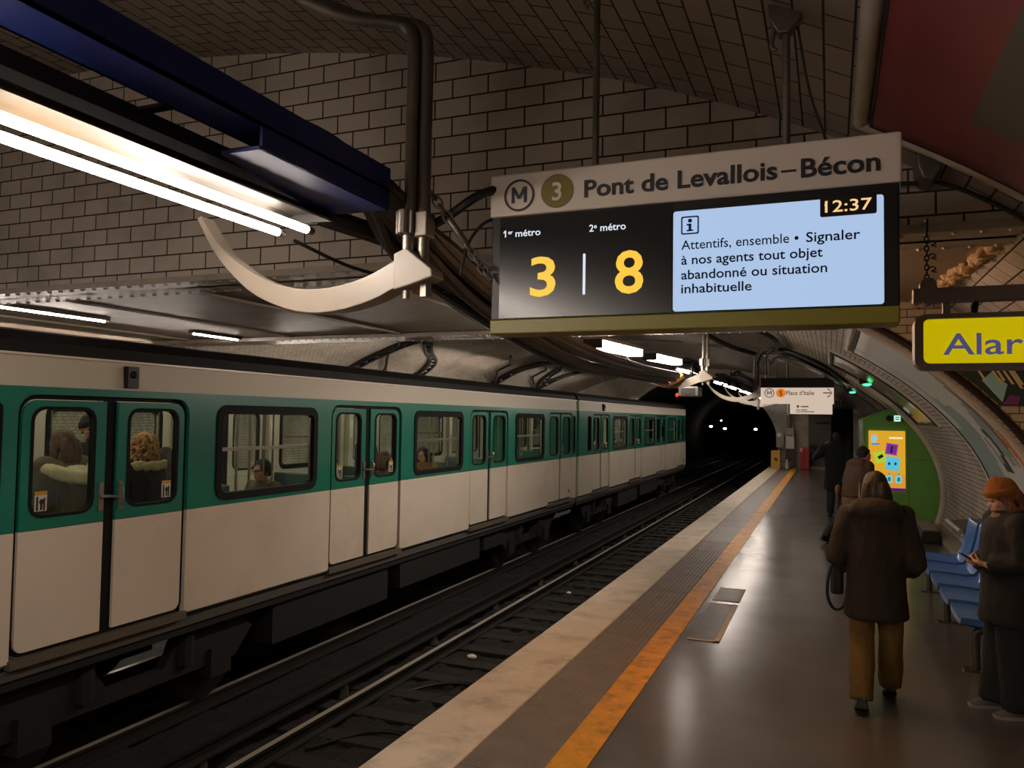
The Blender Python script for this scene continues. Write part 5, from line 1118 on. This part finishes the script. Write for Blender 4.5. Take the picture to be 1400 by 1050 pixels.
# passengers inside the train
FZ = .10
P1 = Body('passenger with brown hair and cream fleece hood, back to the first train door', (-6.02, 4.77, FZ), PI / 2 + .1, H=1.74, hyaw=.05); P1.body(M_skin, face=False); P1.legs(cloth('jeans_blue', '1e2430')); P1.shoes(M_bshoe, M_sole)
P1.coat(cloth('parka_olive', '5c5438'), hem=.75, w=(.24, .18), chest=(.26, .18), sleeve=(.10, .09, .075), wr=.01); P1.hair(M_hash, 'bob')
b = MB(); b.tube(arc3([(-.21, .03, 1.42), (-.19, -.10, 1.40), (-.07, -.20, 1.35), (.07, -.20, 1.35), (.19, -.10, 1.40), (.21, .03, 1.42)], 5), [.05] + [.062] * 24 + [.05], 10); b.ell((0, -.15, 1.38), .16, .07, .07); P1.put(b).build('fleece_hood', cloth('fleece_cream', 'd8c8a0', .95), P1.root, remesh=.014, smit=2, wrinkle=.008, wscale=22)
P2 = Body('passenger with curly blond hair and fur collar behind the first train door', (-6.0, 5.60, FZ), PI / 2 - .1, H=1.70); P2.body(M_skin, face=False); P2.legs(cloth('jeans_blue', '1e2430')); P2.shoes(M_bshoe, M_sole); P2.coat(cloth('parka_navy', '1a1c26'), hem=.72, w=(.22, .17), chest=(.23, .17), wr=.009); P2.hair(M_hblond, 'curly', vox=.007)
b = MB(); rn = random.Random(3)
for i in range(46): t = PI + PI * i / 45; b.ell((.17 * math.cos(t), -.02 + .15 * math.sin(t), 1.40 + rn.uniform(-.02, .02)), .03, .03, .035, n=6, k=4)
P2.put(b).build('fur_collar', cloth('fur_cream', 'c8b488', .95), P2.root, remesh=.012, wrinkle=.012, wscale=50)
P3 = Body('passenger in bright red coat with dark hood, beyond the curly blond passenger', (-6.6, 6.45, FZ), PI / 2, H=1.52); P3.body(M_skin, face=False); P3.legs(cloth('trouser_black', '151412')); P3.shoes(M_bshoe, M_sole); P3.coat(cloth('coat_red', 'b01c34'), hem=.6, w=(.23, .18), chest=(.22, .16)); P3.hair(M_hbrown, 'long')
P4 = Body('bearded passenger in black cap facing the first train door', (-7.05, 5.88, FZ), -PI / 2 - .5, H=1.84); P4.body(M_skin, vox=.010); P4.legs(cloth('trouser_black', '151412')); P4.shoes(M_bshoe, M_sole); P4.coat(cloth('coat_dark', '201e1c'), hem=.7); P4.beanie(cloth('beanie_black', '15130f'), cuff=True)
b = MB(); P4.hell(b, (0, .062, -.095), (.046, .040, .040)); P4.put(b).build('beard', M_hdark, P4.root, remesh=.01, smit=1)
P5 = Body('seated passenger with black hair and glasses in the first big train window', (-5.98, 7.28, FZ), PI - .15, H=1.72, sit=True, hyaw=-.1, hpitch=-.15); P5.body(M_skin, vox=.010); P5.legs(cloth('jeans_blue', '1e2430')); P5.shoes(M_bshoe, M_sole); P5.coat(cloth('coat_khaki', '4e4232'), hem=.50, w=(.19, .15), chest=(.21, .15), collar=.02, wr=.008); P5.hair(M_hdark, 'short')
b = MB()
for q in (-1, 1): b.tube([P5.h(q * .033 + .022 * math.cos(t), .094, .0 + .018 * math.sin(t)) for t in [2 * PI * j / 12 for j in range(13)]], .0025, 5); b.tube([P5.h(q * .055, .094, .005), P5.h(q * .082, .0, .005)], .0025, 5)
b.tube([P5.h(-.011, .098, .0), P5.h(.011, .098, .0)], .0025, 5); P5.put(b).build('glasses', M_black, P5.root, smooth=True)
P6 = Body('seated passenger with brown hair and ochre coat in the second big train window', (-6.1, 11.3, FZ), PI, H=1.74, sit=True, hpitch=-.2); P6.body(M_skin, vox=.014); P6.legs(cloth('trouser_black', '151412')); P6.shoes(M_bshoe, M_sole); P6.coat(cloth('coat_ochre', '7a5426'), hem=.50, w=(.19, .15), chest=(.21, .15)); P6.hair(M_hbrown, 'bob')
P7 = Body('standing passenger in violet grey coat seen through the second train door', (-6.72, 10.55, FZ), PI / 2, H=1.72); P7.body(M_skin, face=False, vox=.014); P7.legs(cloth('trouser_black', '151412')); P7.shoes(M_bshoe, M_sole); P7.coat(cloth('coat_violet', '34304a'), hem=.7); P7.hair(M_hdark, 'short')
P8 = Body('seated passenger in grey coat facing the one in ochre, second train window', (-6.15, 10.15, FZ), 0, H=1.70, sit=True, hpitch=-.1); P8.body(M_skin, vox=.014); P8.legs(cloth('jeans_blue', '1e2430')); P8.shoes(M_bshoe, M_sole); P8.coat(cloth('coat_grey', '4a4846'), hem=.50, w=(.19, .15), chest=(.21, .15)); P8.hair(M_hash, 'bob')
for o in bpy.data.objects:
    if '_o' in o: del o['_o']
